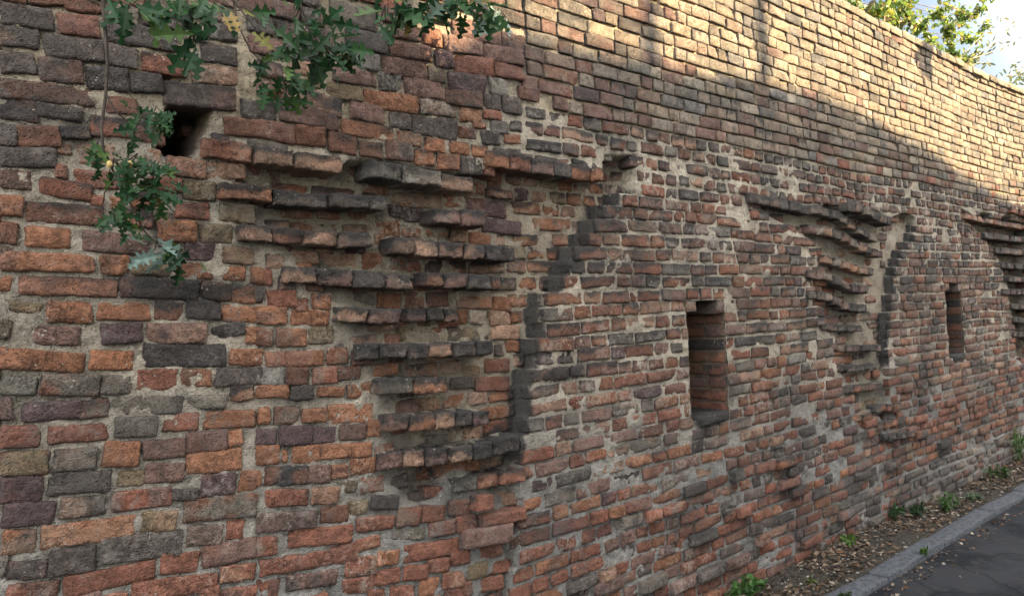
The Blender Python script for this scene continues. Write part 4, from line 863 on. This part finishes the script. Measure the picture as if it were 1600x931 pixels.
o = mesh_obj("crown", V, F, LEAF, None, False, Cc); reparent(o, TREE)
# thin whippy tree at the far end
SAP = empty("slender_tree", (12.6, 2.2, .3), "thin whippy young tree with few small leaves, right of the fuller tree above the wall", "tree")
b0 = at_depth(1455, 150, 1.6); runs = [([(12.0, 2.0, .2), (11.6, 1.9, 2.2), b0], [.05, .035, .016])]; V, F, Cc = [], [], []
STW = [([(1455, 150), (1478, 122), (1520, 92), (1560, 62), (1605, 22)], 60, .010), ([(1478, 122), (1515, 75), (1550, 42), (1585, 14)], 22, .005), ([(1520, 92), (1560, 78), (1600, 60)], 18, .004), ([(1470, 128), (1500, 108), (1530, 98), (1550, 100)], 34, .005), ([(1455, 150), (1530, 140), (1575, 118), (1590, 92)], 50, .006), ([(1560, 140), (1590, 128), (1612, 100)], 46, .004), ([(1575, 118), (1600, 118), (1625, 108)], 40, .003)]
for pts, n, r0 in STW:
    q = [at_depth(x, y, 1.7+.12*i) for i, (x, y) in enumerate(pts)]; runs.append((q, [2.4*r0*(1-.7*i/(len(q)-1)) for i in range(len(q))]))
    for i in range(n):
        t = (.15+.85*random.random())*(len(q)-1); k = min(int(t), len(q)-2); c0 = q[k]+(q[k+1]-q[k])*(t-k)+rv()*.05
        blade(V, F, Cc, c0, rv()+np.array([.3, 0, .2]), rv()+np.array([0, -.5, .6]), .12*(.6+.6*random.random()), .042, np.array(pick([((.10, .12, .04), 2), ((.20, .18, .06), 1), ((.07, .085, .045), 2)])))
tube_obj("stem", runs, simple_mat("pale_bark", (.16, .14, .11), .3, 40, .9), SAP, 5)
o = mesh_obj("leaves", V, F, LEAF, None, False, Cc); reparent(o, SAP)

# ------------------------------------------------------------------ weeds, litter
def gz(x, y):
    if y > VERGE_Y: return float(verge_z(np.array(x), np.array(y)))
    return .0 if y > KERB_Y else -.020
def weed(px_, py_, size, n, label, tall=.6, col=(.06, .13, .025), bl=.05, bw=.028):
    g = ground_pt(px_, py_, .02); x, y = g[0], min(g[1], -.03+bend(g[0])); z = gz(x, y)
    root = empty("weed", (x, y, z), label, "weed", "weeds along the foot of the wall")
    V, F, Cc, runs = [], [], [], []
    for i in range(max(3, n//6)):
        a = random.random()*6.28; rr = size*(.3+.7*random.random()); tip = np.array([x+rr*math.cos(a), y+rr*.55*math.sin(a), z+size*tall*(.4+.8*random.random())])
        base = np.array([x+.2*(tip[0]-x), y+.2*(tip[1]-y), z-.01]); mid_ = (base+tip)/2+np.array([0, 0, .25*size]); runs.append(([base, mid_, tip], [.002, .0016, .001]))
        for j in range(6):
            t = .25+.75*random.random(); c0 = base*(1-t)**2+2*mid_*t*(1-t)+tip*t*t
            blade(V, F, Cc, c0, rv()+np.array([math.cos(a)*.6, math.sin(a)*.6, .25]), rv()*.5+np.array([0, -.2, 1]), bl*(.6+.7*random.random()), bw*(.6+.7*random.random()), np.array(col)*(.32+.5*random.random()))
    o = tube_obj("stem", runs, simple_mat("weed_stem", (.08, .12, .03), .2, 30, .7), root, 4)
    o = mesh_obj("leaves", V, F, LEAF, None, False, Cc); reparent(o, root)
weed(1165, 930, .20, 190, "lush bright green weed clump at the bottom edge nearest the viewer", .5, (.055, .14, .03), .045, .03)
weed(1330, 850, .085, 60, "small fresh green weed on the dirt below the dark bricks", .8, (.085, .16, .03))
weed(1268, 905, .05, 24, "tiny yellowish weed by pale litter at the wall foot", .6, (.10, .14, .03), .035)
weed(1386, 808, .15, 80, "low dark green weed at the wall foot behind dry leaves", .5, (.04, .085, .03))
weed(1440, 803, .13, 70, "dull green weed amid dry leaves mid verge", .5, (.045, .085, .04))
weed(1484, 795, .13, 90, "upright green weed between wall and kerb, past the dull one", .9, (.055, .12, .03))
weed(1522, 778, .09, 40, "pale grey green weed close to the kerb farther off", .5, (.09, .14, .075))
weed(1562, 745, .22, 80, "spreading weed at the far wall foot in leaf litter", .4, (.05, .09, .03))
weed(1592, 720, .26, 150, "tall grassy green tuft against the far wall foot", 1.1, (.06, .13, .03), .11, .014)
weed(1443, 862, .05, 40, "tiny bright weed growing in the joint between kerb and road", .7, (.09, .17, .03), .035)
weed(1322, 926, .05, 30, "flat mossy weed on the kerb near the picture's bottom", .2, (.05, .085, .03), .03)
V, F, Cc = [], [], []
DC = [((.19, .14, .10), 3), ((.12, .08, .05), 4), ((.07, .05, .035), 4), ((.30, .25, .20), 1.3), ((.17, .085, .04), 1)]
for i in range(5200):
    x = 3.6+9.5*random.random()**1.15
    if random.random() < .84: y = VERGE_Y+.02+(.38+float(bend(x)))*random.random()**.8
    elif random.random() < .6: y = KERB_Y-.02-.14*random.random()
    else: y = KERB_Y-.03-2.6*random.random()
    if y > VERGE_Y and fbm(x*1.7, y*3, 44.) < .30+.22*random.random(): continue
    d = rv(); d[2] *= .25; blade(V, F, Cc, np.array([x, y, gz(x, y)+.006+.016*random.random()*(y > VERGE_Y)]), d, rv()*.6+np.array([0, 0, 1.]), (.052 if y > KERB_Y else .03)*(.25+1.1*random.random()**2.2), .03*(.4+.7*random.random()), np.array(pick(DC))*(.5+.5*random.random()))
o = mesh_obj("leaf_litter", V, F, DRY, None, False, Cc); tag(o, "dry brown fallen leaves scattered over the dirt verge and road edge", "leaf litter", None, "stuff")
V, F = [], []                                                   # small stones in the dirt
for i in range(500):
    x = 3.6+8*random.random(); y = VERGE_Y+.02+.38*random.random(); r = .004+.013*random.random()**3; z = gz(x, y)+r*.2; k = len(V)
    for a, b, c_ in ((0, 0, 1), (1, 0, 0), (0, 1, 0), (-1, 0, 0), (0, -1, 0), (0, 0, -1)): V.append((x+a*r*(1+random.random()*.6), y+b*r, z+c_*r*.7))
    F += [(k, k+1, k+2), (k, k+2, k+3), (k, k+3, k+4), (k, k+4, k+1), (k+5, k+2, k+1), (k+5, k+3, k+2), (k+5, k+4, k+3), (k+5, k+1, k+4)]
o = mesh_obj("pebbles", V, F, simple_mat("pebble", (.17, .155, .135), .5, 14, .9)); tag(o, "small grey pebbles strewn in the bare dirt beside the kerb", "pebbles", None, "stuff")
